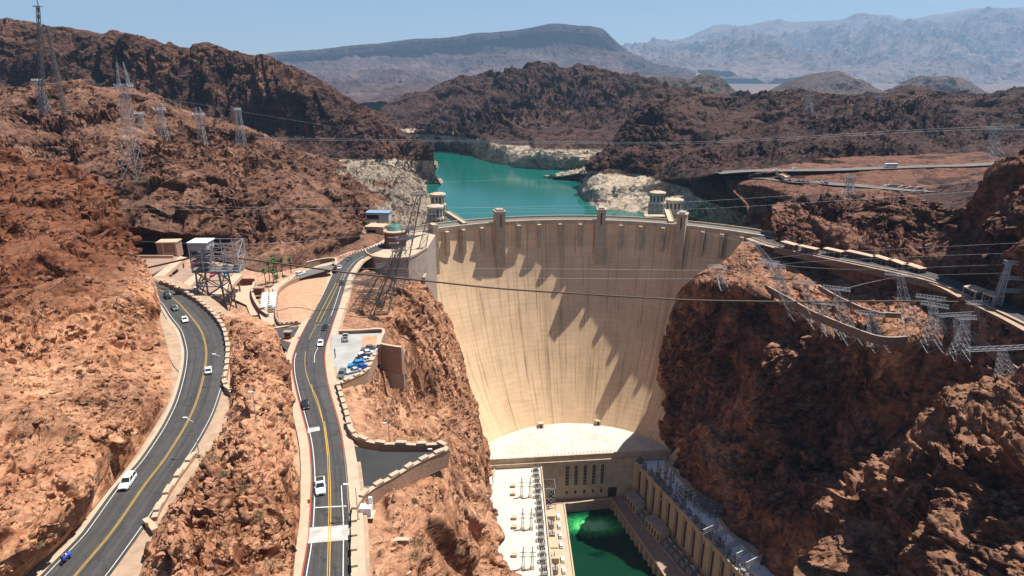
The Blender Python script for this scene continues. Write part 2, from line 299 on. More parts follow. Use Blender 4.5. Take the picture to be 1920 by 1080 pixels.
# hillside above the garage, running to the lake
patch('left_hillside', [
  [(-300,180,-520),(0,167,-520),(60,164,-520),(117,160,-520),(200,167,-520),(277,177,-520),(333,200,-540),(400,220,-560),(467,247,-600),(520,270,-640),(567,290,-680),(640,306,-760),(720,318,-800),(775,328,-820),(797,345,-850)],
  [(-300,240,-430),(0,230,-430),(120,230,-430),(250,240,-420),(340,258,-430),(430,272,-450),(520,285,-500),(580,318,-560),(640,340,-620),(700,344,-660),(755,345,-700),(797,352,-780)],
  [(-300,330,-350),(0,300,-360),(130,300,-360),(250,300,-370),(340,310,-380),(400,300,-395),(460,300,-410),(520,312,-430),(570,335,-455),(640,352,-500),(700,358,-560),(760,356,-630),(803,362,-700)],
  [(-300,380,-320),(0,360,-325),(130,360,-330),(250,360,-345),(330,372,-350),(400,375,-352),(460,365,-358),(530,350,-375),(600,358,-395),(665,375,-425),(715,380,-490),(765,385,-540),(808,374,-600)],
  [(-300,430,-300),(0,410,-305),(150,410,-310),(240,430,-315),(330,440,-322),(400,440,-326),(470,435,-330),(540,425,-338),(620,420,-348),(672,425,-362),(700,425,-440),(770,430,-480),(812,392,-560)],
  [(-300,480,182),(0,480,182),(200,478,182),(300,452,181),(380,462,181),(460,498,182),(520,505,182),(580,494,180),(640,472,179),(690,452,179),(720,440,178),(780,432,172),(816,412,150)],
  [(-300,520,176),(200,510,175),(400,500,175),(520,525,176),(600,515,175),(680,480,174),(740,465,170),(818,450,140)]],
  640, 360, ROCK_HILL, 22, 6.5, wt=(.5, 1, 1, 1, .6, .1, 0), skirt0=(0, 120, -60), skirt1=(0, -5, -30), vs=.55, seed=21, edge=(1, .5))
# crag and slope left of the upper road
patch('left_crag', [
  [(-320,270,-330),(0,290,-320),(80,300,-310),(150,330,-295),(200,370,-275),(240,430,-252),(262,478,-236),(283,515,-228)],
  [(-320,360,-240),(0,370,-245),(80,380,-243),(150,400,-238),(200,425,-232),(245,470,-225),(278,515,-219),(296,545,-216)],
  [(-320,470,-200),(0,500,-196),(80,505,-194),(150,515,-193),(200,525,-193),(250,545,-194),(285,565,-197),(302,580,-201)],
  [(-320,640,207),(0,650,204),(90,650,203),(180,640,201),(240,625,198),(275,612,195.5),(290,602,194),(300,598,193)],
  [(-320,740,205),(0,720,204),(100,715,202),(180,705,200),(250,690,196.5),(288,680,193.5),(305,672,192.3),(318,668,192)],
  [(-320,860,207),(0,830,205),(100,810,204),(190,795,202),(250,780,198),(282,760,195),(305,750,192.6),(320,742,192)],
  [(-320,960,206),(-60,940,205),(30,925,204),(110,905,203),(170,890,200),(210,872,196),(238,862,193),(250,858,192)],
  [(-320,1080,206),(-150,1070,205),(-40,1050,204),(40,1035,202),(80,1020,198),(110,1010,194.5),(125,1003,193),(134,1000,192)],
  [(-400,1180,206),(-300,1170,205),(-200,1160,204),(-100,1150,200),(-60,1130,196),(-20,1120,194),(5,1110,193),(16,1108,192)]],
  520, 620, rock('rock_slope', (.12, .044, .021), (.38, .165, .082), (.60, .335, .195), (.47, .255, .15), scale=.7, streak=.35, zone=(203, 209, 7), zcol=(.40, .31, .29)), 15, 4.4, wt=(.8, 1, 1, .5, .4, .45, .5, .5, .5), fade=.3, edge=(1, .0), skirt0=(0, 10, -40), seed=31, vs=.7)
# rock between the two roads
patch('middle_rock', [
  [(330,540,188),(375,565,189),(410,580,190),(450,588,189),(480,596,188),(505,606,186),(520,622,184.5)],
  [(406,622,191.5),(425,622,192),(450,618,195),(480,622,196),(505,632,193),(520,640,187),(528,650,185)],
  [(428,662,192),(440,665,194),(465,665,198),(495,670,199),(520,680,195),(536,688,188),(545,695,185)],
  [(432,722,192),(445,722,196),(470,728,200),(500,735,202),(525,750,199),(540,765,190),(549,772,187)],
  [(424,792,192),(434,790,195),(450,790,201),(490,800,203),(525,812,200),(545,825,191),(557,832,188)],
  [(376,868,192),(390,868,196),(420,865,201),(480,868,204),(530,880,201),(552,890,193),(563,895,189)],
  [(312,958,192),(332,955,196),(390,945,201),(460,940,203),(525,950,201),(551,957,194),(563,962,190)],
  [(284,1010,192),(303,1015,195),(350,1010,200),(440,1010,202),(515,1020,200),(542,1025,194),(555,1028,190)],
  [(258,1082,192),(285,1085,195),(340,1085,200),(430,1085,202),(500,1085,200),(535,1085,194),(550,1085,190)],
  [(190,1200,192),(230,1200,195),(320,1200,200),(430,1200,200),(490,1200,198),(530,1200,193),(545,1200,190)]],
  330, 620, ROCK_NEAR, 9, 2.6, wt=(.2, .6, .8, .8, .8, .8, .8, .7, .8, .8), fade=.22, edge=(.0, .0), seed=41, vs=.8)
# left wall of the gorge, below the lower road
patch('left_gorge_wall', [
  [(660,500,175),(700,505,170),(745,515,166),(790,525,160),(806,525,140),(815,530,100),('w',-40,380,40)],
  [(652,530,177),(690,535,173),(735,545,170),(770,550,166),(798,552,158),(822,575,120),('w',-38,365,40)],
  [(640,580,179.5),(680,580,176),(730,588,172),(780,595,160),(815,600,145),(846,622,112),('w',-32,360,40)],
  [(628,622,181.5),(680,622,179),(730,625,172),(785,635,158),(825,645,137),(866,658,98),('w',-24,358,40)],
  [(625,650,180),(660,655,179),(706,665,177),(770,670,160),(820,690,135),(882,695,82),('w',-18,357,40)],
  [(625,690,182.3),(655,712,182.6),(695,704,181),(745,720,165),(810,735,133),(890,735,70),('w',-16,357,40)],
  [(634,727,184),(660,742,183),(700,748,179),(745,755,167),(810,770,135),(880,780,85),('w',-14,356,42)],
  [(652,775,185.5),(690,785,184),(730,790,179),(770,798,168),(830,805,135),(885,810,88),('w',-14,350,42)],
  [(668,822,186),(720,833,185),(770,836,182),(822,837,176),(855,838,140),(890,845,95),('w',-14,342,42)],
  [(668,880,181),(740,862,181),(800,856,180),(842,856,172),(868,868,135),(900,885,90),('w',-14,325,42)],
  [(668,947,185.6),(720,914,185),(780,886,184),(835,869,178),(870,890,137),(902,915,97),('w',-14,305,42)],
  [(672,985,187),(720,950,187),(780,915,185),(830,905,177),(870,925,150),(912,938,113),('w',-14,270,42)],
  [(672,1030,188),(730,1000,187),(790,970,183),(840,965,171),(880,965,150),(915,968,128),('w',-14,220,42)],
  [(672,1085,189),(740,1060,189),(810,1040,184),(850,1030,170),(898,1025,153),(936,1022,136),('w',-12,170,42)],
  [(672,1150,190),(760,1150,190),(840,1140,184),(885,1120,172),(922,1100,157),(958,1085,142),('w',-10,130,42)],
  [(672,1300,190),(780,1300,190),(870,1300,182),(930,1260,170),(970,1220,155),(1005,1200,138),('w',0,80,42)]],
  460, 700, rock('rock_gorge_left', (.10, .038, .018), (.33, .148, .076), (.55, .31, .185), (.43, .235, .142), scale=.7, streak=.5), 12, 3.6, wt=(.4, .7, 1, .8, .5, .6, .9, .9, .6, .7, .7, .9, 1, 1, 1, 1), edge=(.0, .6), seed=51, vs=.42, skirt1=(0, -10, -30))
# right wall of the gorge with its plateau
patch('right_gorge_wall', [
  [(1395,452,175.5),(1450,464,176),(1545,484,176),(1640,503,177),(1740,524,178),(1800,548,179),(1860,580,179),(1930,612,179),(2060,680,179)],
  [(1370,478,173),(1440,482,172),(1520,498,170),(1610,520,169),(1700,550,170),(1780,575,172),(1850,605,174),(1930,650,174),(2060,740,174)],
  [(1335,502,169),(1400,512,167),(1470,530,165),(1550,560,164),(1630,592,164),(1700,608,165),(1780,612,167),(1850,640,168),(1920,690,169),(2060,800,170)],
  [(1300,522,165),(1370,532,164),(1440,558,162),(1510,588,160),(1580,618,159),(1640,642,159),(1700,645,160),(1770,640,162),(1830,665,163),(1900,715,165),(2060,830,165)],
  [(1272,548,156),(1310,540,160),(1370,548,158),(1430,575,154),(1480,615,150),(1540,650,148),(1600,668,150),(1680,672,152),(1750,672,154),(1820,710,156),(1890,750,158),(2060,850,160)],
  [(1250,600,135),(1290,590,139),(1350,600,140),(1400,630,137),(1440,670,133),(1500,705,130),(1570,725,131),(1650,730,135),(1740,735,140),(1830,770,146),(1930,830,150)],
  [(1236,680,98),(1275,690,100),(1330,705,103),(1385,740,100),(1430,785,97),(1480,810,100),(1550,830,104),(1640,830,112),(1740,820,122),(1850,850,130),(1950,900,135)],
  [(1230,760,60),(1255,800,65),(1300,840,70),(1350,870,72),(1385,905,72),(1425,930,72),(1490,960,75),(1570,980,80),(1680,990,90),(1800,1000,100),(1950,1030,105)],
  [(1229,808,44),(1247,860,44),(1270,888,44),(1298,915,44),(1330,936,44),(1352,947,44),(1356,972,44),(1376,1003,44),(1410,1028,44),(1458,1075,44),(1520,1150,44),(1640,1260,44)],
  [(1229,830,20),(1247,900,20),(1300,960,20),(1352,1000,20),(1410,1078,20),(1500,1180,20),(1640,1290,20)]],
  640, 620, ROCK_WALL, 24, 9, wt=(.1, .22, .3, .5, .9, 1, 1, .9, .35, .2), edge=(.4, 1), seed=61, vs=.45, skirt0=(0, 5, -30), fac=(.6, .32, .16))
patch('right_spur', [
  [(1530,985,-238),(1575,930,-222),(1600,900,-212),(1625,868,-207),(1680,828,-205),(1760,788,-205),(1830,752,-205),(1930,700,-205),(2080,640,-205)],
  [(1515,1030,-226),(1565,965,-206),(1600,935,-200),(1640,910,-193),(1700,880,-188),(1780,850,-184),(1860,820,-180),(1950,790,-176),(2080,750,-172)],
  [(1508,1060,-222),(1560,1000,-203),(1620,970,-192),(1700,945,-182),(1780,915,-176),(1860,880,-171),(1950,850,-166),(2080,820,-160)],
  [(1480,1120,-225),(1540,1080,-205),(1620,1050,-182),(1720,1020,-166),(1800,1000,-157),(1880,980,-151),(1980,950,-146),(2080,920,-140)],
  [(1470,1220,-215),(1560,1200,-188),(1640,1180,-165),(1740,1150,-147),(1820,1130,-137),(1900,1110,-131),(2000,1080,-126),(2080,1050,-120)],
  [(1470,1400,-200),(1560,1350,-170),(1740,1300,-135),(1900,1250,-115),(2080,1200,-105)]],
  420, 360, rock('rock_spur', (.05, .02, .012), (.16, .068, .038), (.40, .205, .115), (.34, .18, .11), scale=.9, streak=.5), 19, 9, wt=(.6, 1, 1, 1, 1, 1), seed=71, vs=.9, skirt0=(6, 30, -60), terr=.12, fac=(.7, .36, .16))
# cliff behind the Arizona road
patch('right_cliff', [
  [(1446,402,-392),(1500,378,-400),(1560,374,-400),(1640,362,-400),(1700,366,-390),(1770,382,-350),(1825,392,-322),(1862,330,-300),(1920,292,-290),(2060,270,-290)],
  [(1448,420,-378),(1520,405,-372),(1600,404,-368),(1680,412,-352),(1750,425,-325),(1810,440,-300),(1865,400,-275),(1920,375,-262),(2060,360,-255)],
  [(1450,440,-366),(1520,440,-352),(1600,446,-342),(1680,458,-325),(1750,470,-304),(1810,485,-280),(1865,480,-262),(1930,480,-246),(2060,480,-230)],
  [(1452,460,177),(1545,470,177),(1640,488,178),(1740,508,178),(1800,530,179),(1860,560,179),(1930,592,179),(2060,650,179)],
  [(1452,475,170),(1640,502,170),(1800,550,170),(1930,612,170),(2060,680,170)]],
  480, 220, rock('rock_cliff', (.05, .02, .013), (.14, .06, .037), (.29, .145, .09), (.20, .10, .07), scale=1.0), 17, 6, wt=(.7, 1, 1, .2, 0), seed=81, vs=.5, skirt0=(0, 25, -30))
# hills behind, the visitor lots and the right shore
patch('right_hills', [
  [(1100,318,-790),(1125,294,-830),(1150,268,-870),(1175,240,-920),(1205,205,-980),(1245,178,-1050),(1330,182,-1100),(1420,185,-1150),(1500,176,-1150),(1560,182,-1150),(1640,185,-1150),(1700,162,-1200),(1760,175,-1200),(1830,185,-1200),(1920,168,-1300),(2060,160,-1300)],
  [(1101,319,-786),(1130,302,-800),(1165,275,-830),(1210,240,-860),(1260,205,-900),(1330,200,-930),(1420,205,-930),(1500,200,-930),(1600,205,-930),(1700,200,-930),(1800,205,-930),(1920,195,-930),(2060,190,-930)],
  [(1103,319,-784),(1140,308,-775),(1190,285,-765),(1250,258,-770),(1330,240,-780),(1420,245,-780),(1500,238,-780),(1600,240,-780),(1700,240,-780),(1800,245,-780),(1920,238,-780),(2060,230,-780)],
  [(1105,320,-782),(1133,320,161),(1175,315,-760),(1230,305,-730),(1300,290,-700),(1380,290,-660),(1460,292,-640),(1560,295,-620),(1680,292,-620),(1800,285,-620),(1920,275,-620),(2060,270,-620)],
  [(1104,322,155),(1130,328,158),(1190,330,158),(1250,335,-690),(1300,330,-640),(1350,322,196),(1440,316,198),(1540,314,198),(1680,311,200),(1800,306,202),(1920,300,204),(2060,290,205)],
  [(1092,338,145),(1118,352,147),(1190,358,147),(1240,362,148),(1300,352,163),(1345,342,185),(1440,340,192),(1540,342,192),(1700,352,193),(1780,350,-440),(1850,340,-410),(1920,330,-390),(2060,320,-370)],
  [(1080,360,126),(1113,395,126),(1160,403,126),(1210,412,126),(1280,402,140),(1340,400,150),(1420,392,170),(1500,380,-430),(1600,372,-420),(1700,372,-415),(1800,388,-375),(1900,370,-345),(2060,340,-330)],
  [(1082,385,100),(1120,420,100),(1210,440,100),(1290,440,115),(1350,440,130),(1430,432,150),(1500,415,-405),(1600,410,-395),(1700,415,-375),(1800,430,-350),(1900,420,-320),(2060,400,-310)]],
  620, 320, ROCK_DARK, 45, 11, wt=(.6, 1, 1, .8, .1, .16, .25, .3), seed=91, vs=.6, skirt0=(0, 200, -70), low=1.3, rid=.15, fac=(.45, .3, .18))

patch('lot_hillside', [
  [(1560,296,-619),(1620,294,-617),(1680,292,-615),(1800,287,-610),(1920,280,-600),(2060,275,-590)],
  [(1430,316,198.2),(1540,314,198.6),(1680,311,200.6),(1800,306,202.6),(1920,300,204.6),(2060,290,205.6)],
  [(1372,330,190.5),(1440,335,193.2),(1540,338,194),(1680,345,194.6),(1780,345,-455),(1920,325,-400),(2060,320,-380)],
  [(1362,345,187),(1440,348,192),(1540,352,192.5),(1640,360,193),(1720,363,193),(1800,365,-420),(1920,350,-370),(2060,340,-345)],
  [(1400,385,176),(1440,383,-480),(1500,377,-440),(1600,370,-425),(1700,371,-418),(1800,385,-378),(1900,375,-348),(2060,345,-333)]],
  420, 150, ROCK_PLAT, 14, 1.2, wt=(.8, .35, .2, .9, 1.6), seed=121, edge=(.2, 1), skirt0=(0, 20, -20), skirt1=(0, -2, -15))
# water
def water_mat(name, a, b_, scale, rough=.12, foam=None):
    m, t, b = newmat(name); L = t.links.new
    g = N(t, 'ShaderNodeNewGeometry'); n = N(t, 'ShaderNodeTexNoise', Scale=scale * .02, Detail=3.0); L(g.outputs['Position'], n.inputs['Vector'])
    cr = N(t, 'ShaderNodeMix', data_type='RGBA'); cr.inputs[6].default_value = (*a, 1); cr.inputs[7].default_value = (*b_, 1); L(n.outputs[0], cr.inputs[0])
    last = cr.outputs[2]
    if foam:
        mp = N(t, 'ShaderNodeVectorMath', operation='SUBTRACT'); L(g.outputs['Position'], mp.inputs[0]); mp.inputs[1].default_value = foam[:3]
        sc_ = N(t, 'ShaderNodeVectorMath', operation='MULTIPLY'); L(mp.outputs[0], sc_.inputs[0]); sc_.inputs[1].default_value = (1 / foam[3], 1 / foam[4], 0)
        nz = N(t, 'ShaderNodeTexNoise', Scale=.22, Detail=6.0, Roughness=.65, Distortion=1.5); L(g.outputs['Position'], nz.inputs['Vector'])
        ln = N(t, 'ShaderNodeVectorMath', operation='LENGTH'); L(sc_.outputs[0], ln.inputs[0])
        ad = N(t, 'ShaderNodeMath', operation='MULTIPLY_ADD'); L(nz.outputs[0], ad.inputs[0]); ad.inputs[1].default_value = 1.2; L(ln.outputs['Value'], ad.inputs[2])
        fm = N(t, 'ShaderNodeMapRange'); fm.inputs[1].default_value = 1.75; fm.inputs[2].default_value = .85; L(ad.outputs[0], fm.inputs[0])
        rp = N(t, 'ShaderNodeValToRGB'); e = rp.color_ramp.elements; e[0].position = 0; e[0].color = (0, 0, 0, 1); e[1].position = 1.0; e[1].color = (.26, .60, .30, 1)
        k = e.new(.4); k.color = (.01, .14, .035, 1); k2 = e.new(.7); k2.color = (.06, .36, .09, 1); L(fm.outputs[0], rp.inputs[0])
        a2 = N(t, 'ShaderNodeVectorMath', operation='ADD'); L(last, a2.inputs[0]); L(rp.outputs[0], a2.inputs[1]); last = a2.outputs[0]
    L(last, b.inputs['Base Color']); b.inputs['Roughness'].default_value = rough; b.inputs['IOR'].default_value = 1.33; b.inputs['Specular IOR Level'].default_value = .3
    w1 = N(t, 'ShaderNodeTexNoise', Scale=scale, Detail=4.0); L(g.outputs['Position'], w1.inputs['Vector'])
    bp = N(t, 'ShaderNodeBump', Strength=.25, Distance=.15); L(w1.outputs[0], bp.inputs['Height']); L(bp.outputs[0], b.inputs['Normal'])
    return m
def sheet(name, pts, m, kind='structure', z=None):
    me = bpy.data.meshes.new(name); P = [tuple(p) if z is None else (p[0], p[1], z) for p in pts]
    me.from_pydata(P, [], [tuple(range(len(P)))]); me.materials.append(m); me.update()
    if me.polygons[0].normal.z < 0: me.flip_normals()
    o = bpy.data.objects.new(name, me); COL.objects.link(o); o['kind'] = kind; return o
for nm, sd_, vec in (('right_gorge_wall', 1, (260, -40, 8)), ('right_spur', 1, (200, -60, 10)), ('right_cliff', 1, (300, -20, 15)), ('right_hills', 1, (700, -50, 20)), ('lot_hillside', 1, (500, -50, 10)),
                     ('left_ridge', -1, (-700, -80, 20)), ('left_hillside', -1, (-450, -60, 20)), ('left_crag', -1, (-250, -30, 10)), ('mountain', 1, (900, 0, 0)), ('mesa', -1, (-5000, 0, -300)), ('far_mountains', 1, (9000, 0, 0))):
    outer(nm, sd_, vec, {'right_gorge_wall': ROCK_PLAT, 'right_spur': bpy.data.materials['rock_spur'], 'right_cliff': bpy.data.materials['rock_cliff'], 'left_crag': bpy.data.materials['rock_slope'], 'left_hillside': ROCK_HILL, 'mesa': bpy.data.materials['rock_mesa'], 'far_mountains': ROCK_FAR}.get(nm, ROCK_DARK))
sheet('lake', [(-260, 425, 0), (-60, 425, 0), (40, 432, 0), (160, 415, 0), (240, 480, 0), (420, 800, 0), (500, 1500, 0), (-500, 1500, 0), (-420, 900, 0)], water_mat('lake_water', (.003, .088, .07), (.005, .105, .084), .35), z=130)
sheet('river', [(24, 20, 0), (120, 20, 0), (120, 352, 0), (24, 352, 0)], water_mat('river_water', (.002, .022, .012), (.003, .035, .018), .5, foam=(50, 323, 10, 19, 10)), z=10.3)
# ================================================================== BUILDERS
ORG = {}
class MB:
    """collects shapes (in the thing's own coordinates) and links them as one mesh"""
    def __init__(s): s.v = []; s.f = []
    def add(s, V, Fc):
        n = len(s.v); s.v += [tuple(float(c) for c in p) for p in V]; s.f += [tuple(i + n for i in f) for f in Fc]; return s
    def box(s, c, d, rz=0, taper=1.0):
        x, y, z = d[0] / 2, d[1] / 2, d[2] / 2; ca, sa = math.cos(rz), math.sin(rz); V = []
        for k, t in ((-1, 1), (1, taper)):
            for a, b in ((-1, -1), (1, -1), (1, 1), (-1, 1)):
                px, py = a * x * t, b * y * t
                V.append((c[0] + px * ca - py * sa, c[1] + px * sa + py * ca, c[2] + k * z))
        return s.add(V, [(3, 2, 1, 0), (4, 5, 6, 7), (0, 1, 5, 4), (1, 2, 6, 5), (2, 3, 7, 6), (3, 0, 4, 7)])
    def bar(s, p, q, w, w2=None, n=4):
        p = Vector(p); q = Vector(q); d = (q - p)
        if d.length < 1e-6: return s
        d.normalize(); u = d.cross(Vector((0, 0, 1)))
        if u.length < .01: u = Vector((1, 0, 0))
        u.normalize(); v = d.cross(u); w2 = w if w2 is None else w2; V = []
        for c, r in ((p, w / 2), (q, w2 / 2)):
            for k in range(n):
                a = 2 * math.pi * (k + .5) / n; V.append(c + (u * math.cos(a) + v * math.sin(a)) * r * (1.414 if n == 4 else 1))
        return s.add(V, [tuple(range(n))[::-1], tuple(range(n, 2 * n))] + [(k, (k + 1) % n, n + (k + 1) % n, n + k) for k in range(n)])
    def path(s, P, w, n=6):
        for a, b in zip(P[:-1], P[1:]): s.bar(a, b, w, n=n)
        return s
    def prism(s, poly, z0, z1):
        n = len(poly); ar = sum(poly[i][0] * poly[(i + 1) % n][1] - poly[(i + 1) % n][0] * poly[i][1] for i in range(n))
        if ar < 0: poly = poly[::-1]
        zz0 = z0 if hasattr(z0, '__len__') else [z0] * n; zz1 = z1 if hasattr(z1, '__len__') else [z1] * n
        V = [(p[0], p[1], z) for p, z in zip(poly, zz0)] + [(p[0], p[1], z) for p, z in zip(poly, zz1)]
        return s.add(V, [tuple(range(n))[::-1], tuple(range(n, 2 * n))] + [(k, (k + 1) % n, n + (k + 1) % n, n + k) for k in range(n)])
    def lathe(s, c, prof, n=16):
        V = []
        for r, z in prof:
            for k in range(n): a = 2 * math.pi * k / n; V.append((c[0] + r * math.cos(a), c[1] + r * math.sin(a), c[2] + z))
        F_ = [tuple(range(n))[::-1], tuple(range((len(prof) - 1) * n, len(prof) * n))]
        for j in range(len(prof) - 1):
            for k in range(n): a = j * n + k; b = j * n + (k + 1) % n; F_.append((a, b, b + n, a + n))
        return s.add(V, F_)
    def wall(s, P, th, z_below, z_above=0.0):
        """a wall standing on polyline P (3D points): thickness th, from z_below under it to z_above over it"""
        P = [Vector(p) for p in P]; n = len(P); Lp = []; Rp = []
        for i in range(n):
            d = (P[min(i + 1, n - 1)] - P[max(i - 1, 0)]); d.z = 0; d.normalize(); u = Vector((-d.y, d.x, 0)) * th / 2
            Lp.append(P[i] + u); Rp.append(P[i] - u)
        V = []
        for l, r in zip(Lp, Rp):
            V += [(l.x, l.y, l.z - z_below), (r.x, r.y, r.z - z_below), (r.x, r.y, r.z + z_above), (l.x, l.y, l.z + z_above)]
        F_ = [(0, 1, 2, 3), tuple((n - 1) * 4 + k for k in (3, 2, 1, 0))]
        for i in range(n - 1):
            a = i * 4; b = a + 4
            for k in range(4): F_.append((a + (k + 1) % 4, a + k, b + k, b + (k + 1) % 4))
        return s.add(V, F_)
    def build(s, name, m, parent=None, smooth=False, world=False):
        me = bpy.data.meshes.new(name); V = s.v
        if parent is not None and world:
            o_ = ORG.get(parent.name, (0, 0, 0)); V = [(a - o_[0], b - o_[1], c - o_[2]) for a, b, c in V]
        me.from_pydata(V, [], s.f); me.materials.append(m)
        if smooth: me.polygons.foreach_set('use_smooth', [True] * len(me.polygons))
        me.update(); o = bpy.data.objects.new(name, me); COL.objects.link(o)
        if parent is not None:
            o.parent = parent
            if world: ORG[o.name] = ORG.get(parent.name, (0, 0, 0))
        return o
def thing(name, label, cat, loc=(0, 0, 0), rz=0, group=None):
    o = bpy.data.objects.new(name, None); COL.objects.link(o); o.location = loc; o.rotation_euler = (0, 0, rz)
    o['label'] = label; o['category'] = cat
    if group: o['group'] = group
    o.empty_display_size = 1; ORG[o.name] = tuple(loc); return o
def tag(o, label, cat, group=None):
    o['label'] = label; o['category'] = cat
    if group: o['group'] = group
    return o
def dup(root, loc, rz, label=None, group=None, scale=1.0, mats=None):
    r = root.copy(); COL.objects.link(r); r.location = loc; r.rotation_euler = (0, 0, rz); r.scale = (scale,) * 3
    if label: r['label'] = label
    if group: r['group'] = group
    def kids(a, b):
        for ch in list(a.children):
            c = ch.copy(); COL.objects.link(c); c.parent = b
            if mats and c.type == 'MESH' and c.data.materials[0].name in mats:
                c.data = c.data.copy(); c.data.materials[0] = mats[ch.data.materials[0].name]
            kids(ch, c)
    kids(root, r); return r
def P2(a): return (float(a[0]), float(a[1]))

# concrete with pour lines, joints and streaks (UV in metres: u along the arch, v height)
def dam_concrete():
    m, t, b = newmat('dam_concrete'); L = t.links.new
    uv = N(t, 'ShaderNodeUVMap'); sp = N(t, 'ShaderNodeSeparateXYZ'); L(uv.outputs[0], sp.inputs[0])
    def band(src, period, width, lo):
        a = N(t, 'ShaderNodeMath', operation='PINGPONG'); a.inputs[1].default_value = period / 2; L(src, a.inputs[0])
        r = N(t, 'ShaderNodeMapRange'); r.inputs[1].default_value = 0; r.inputs[2].default_value = width; r.inputs[3].default_value = lo; r.inputs[4].default_value = 1; L(a.outputs[0], r.inputs[0]); return r.outputs[0]
    def noise(sx, sy, sc_, det=5.0):
        mp = N(t, 'ShaderNodeMapping'); mp.inputs['Scale'].default_value = (sx, sy, 1); L(uv.outputs[0], mp.inputs[0])
        n = N(t, 'ShaderNodeTexNoise', Scale=sc_, Detail=det, Roughness=.62); L(mp.outputs[0], n.inputs['Vector']); return n.outputs[0]
    def rng(src, a, b_, c, d):
        r = N(t, 'ShaderNodeMapRange'); r.inputs[1].default_value = a; r.inputs[2].default_value = b_; r.inputs[3].default_value = c; r.inputs[4].default_value = d; L(src, r.inputs[0]); return r.outputs[0]
    def mul(a, b_):
        x = N(t, 'ShaderNodeMath', operation='MULTIPLY'); L(a, x.inputs[0]); L(b_, x.inputs[1]); return x.outputs[0]
    vj = N(t, 'ShaderNodeMath', operation='ADD'); L(sp.outputs[0], vj.inputs[0])
    f = mul(band(sp.outputs[1], 3.0, .25, .89), band(vj.outputs[0], 7.6, .2, .84))
    f = mul(f, rng(noise(1, .035, .55), .53, .68, 1, .58))     # long streaks
    f = mul(f, rng(noise(.55, .012, .22), .57, .62, 1, .76))   # broad drips
    f = mul(f, rng(noise(.12, .9, .5),   .35, .7, .93, 1.04))    # pour to pour
    f = mul(f, rng(noise(1, 1, .05), .35, .65, .88, 1.08))
    x = N(t, 'ShaderNodeMix', data_type='RGBA'); x.inputs[6].default_value = (.70, .475, .285, 1); x.inputs[7].default_value = (.84, .60, .37, 1)
    L(noise(1, .5, .04), x.inputs[0])
    s = N(t, 'ShaderNodeVectorMath', operation='SCALE'); L(x.outputs[2], s.inputs[0]); L(f, s.inputs['Scale']); L(s.outputs[0], b.inputs['Base Color'])
    b.inputs['Roughness'].default_value = .9; b.inputs['Specular IOR Level'].default_value = .15
    return m
M_DAM = dam_concrete()
M_CONC = mat('concrete_tan', (.46, .35, .24), .9, var=.22, scale=.25, bump=.15)
M_CONC2 = mat('concrete_grey', (.34, .27, .22), .9, var=.25, scale=.3, bump=.2)
M_ROOF = mat('gravel_roof', (.52, .48, .42), .95, var=.12, scale=.35)
M_PINK = mat('concrete_pink', (.50, .34, .24), .9, var=.12, scale=.3)
M_DECK = mat('deck_brown', (.30, .20, .15), .9, var=.2, scale=.3)
M_BRICK = mat('brick', (.20, .075, .05), .9, var=.2, scale=2)
M_STEEL = mat('galvanised_steel', (.40, .41, .42), .5, .3)
M_STEELD = mat('weathered_steel', (.17, .165, .16), .6, .3)
M_GLASS = mat('dark_glass', (.02, .03, .04), .12, 0, spec=.6)
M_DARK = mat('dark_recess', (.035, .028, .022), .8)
M_WHITE = mat('white_paint', (.78, .78, .76), .4)
M_ASPH = mat('asphalt', (.055, .053, .052), .92, var=.28, scale=.18, bump=.1)
M_ASPH2 = mat('new_asphalt', (.038, .038, .038), .92, var=.2, scale=.2)
M_ASPHG = mat('grey_asphalt', (.14, .125, .115), .95, var=.2, scale=.1)
M_YEL = mat('yellow_line', (.50, .29, .05), .8, var=.2, scale=1.5)
M_LINE = mat('white_line', (.55, .53, .50), .8, var=.25, scale=1.5)
M_RED = mat('red_kerb', (.45, .075, .05), .8, var=.2, scale=1)
M_KERB = mat('kerb_concrete', (.42, .33, .24), .9, var=.15, scale=.8)
M_WALK = mat('pavement_beige', (.43, .33, .235), .95, var=.14, scale=.3)
M_LOT = mat('pale_concrete', (.33, .32, .30), .95, var=.22, scale=.15)
M_GRAVEL = mat('gravel', (.36, .25, .17), .95, var=.25, scale=.4, bump=.3)
M_SAND = mat('sand_slope', (.43, .245, .15), .95, var=.25, scale=.5, bump=.5)
M_STONE = mat('stone_wall', (.36, .22, .145), .95, var=.3, scale=1.6, bump=.5)
M_CAP = mat('stone_cap', (.46, .34, .235), .9, var=.12, scale=.8)

def terrace_mat():
    m, t, b = newmat('terrace_concrete'); L = t.links.new; g = N(t, 'ShaderNodeNewGeometry')
    br = N(t, 'ShaderNodeTexBrick', Scale=1.0); br.inputs['Color1'].default_value = (.56, .52, .455, 1); br.inputs['Color2'].default_value = (.50, .46, .40, 1); br.inputs['Mortar'].default_value = (.30, .26, .22, 1)
    br.inputs['Mortar Size'].default_value = .09; br.inputs['Brick Width'].default_value = 11; br.inputs['Row Height'].default_value = 8; L(g.outputs['Position'], br.inputs['Vector'])
    n = N(t, 'ShaderNodeTexNoise', Scale=.16, Detail=8.0, Roughness=.7); L(g.outputs['Position'], n.inputs['Vector']); r = N(t, 'ShaderNodeMapRange'); r.inputs[1].default_value = .35; r.inputs[2].default_value = .68; r.inputs[3].default_value = 1.06; r.inputs[4].default_value = .74; L(n.outputs[0], r.inputs[0])
    s = N(t, 'ShaderNodeVectorMath', operation='SCALE'); L(br.outputs[0], s.inputs[0]); L(r.outputs[0], s.inputs['Scale']); L(s.outputs[0], b.inputs['Base Color']); b.inputs['Roughness'].default_value = .95
    return m
M_TERR = terrace_mat()
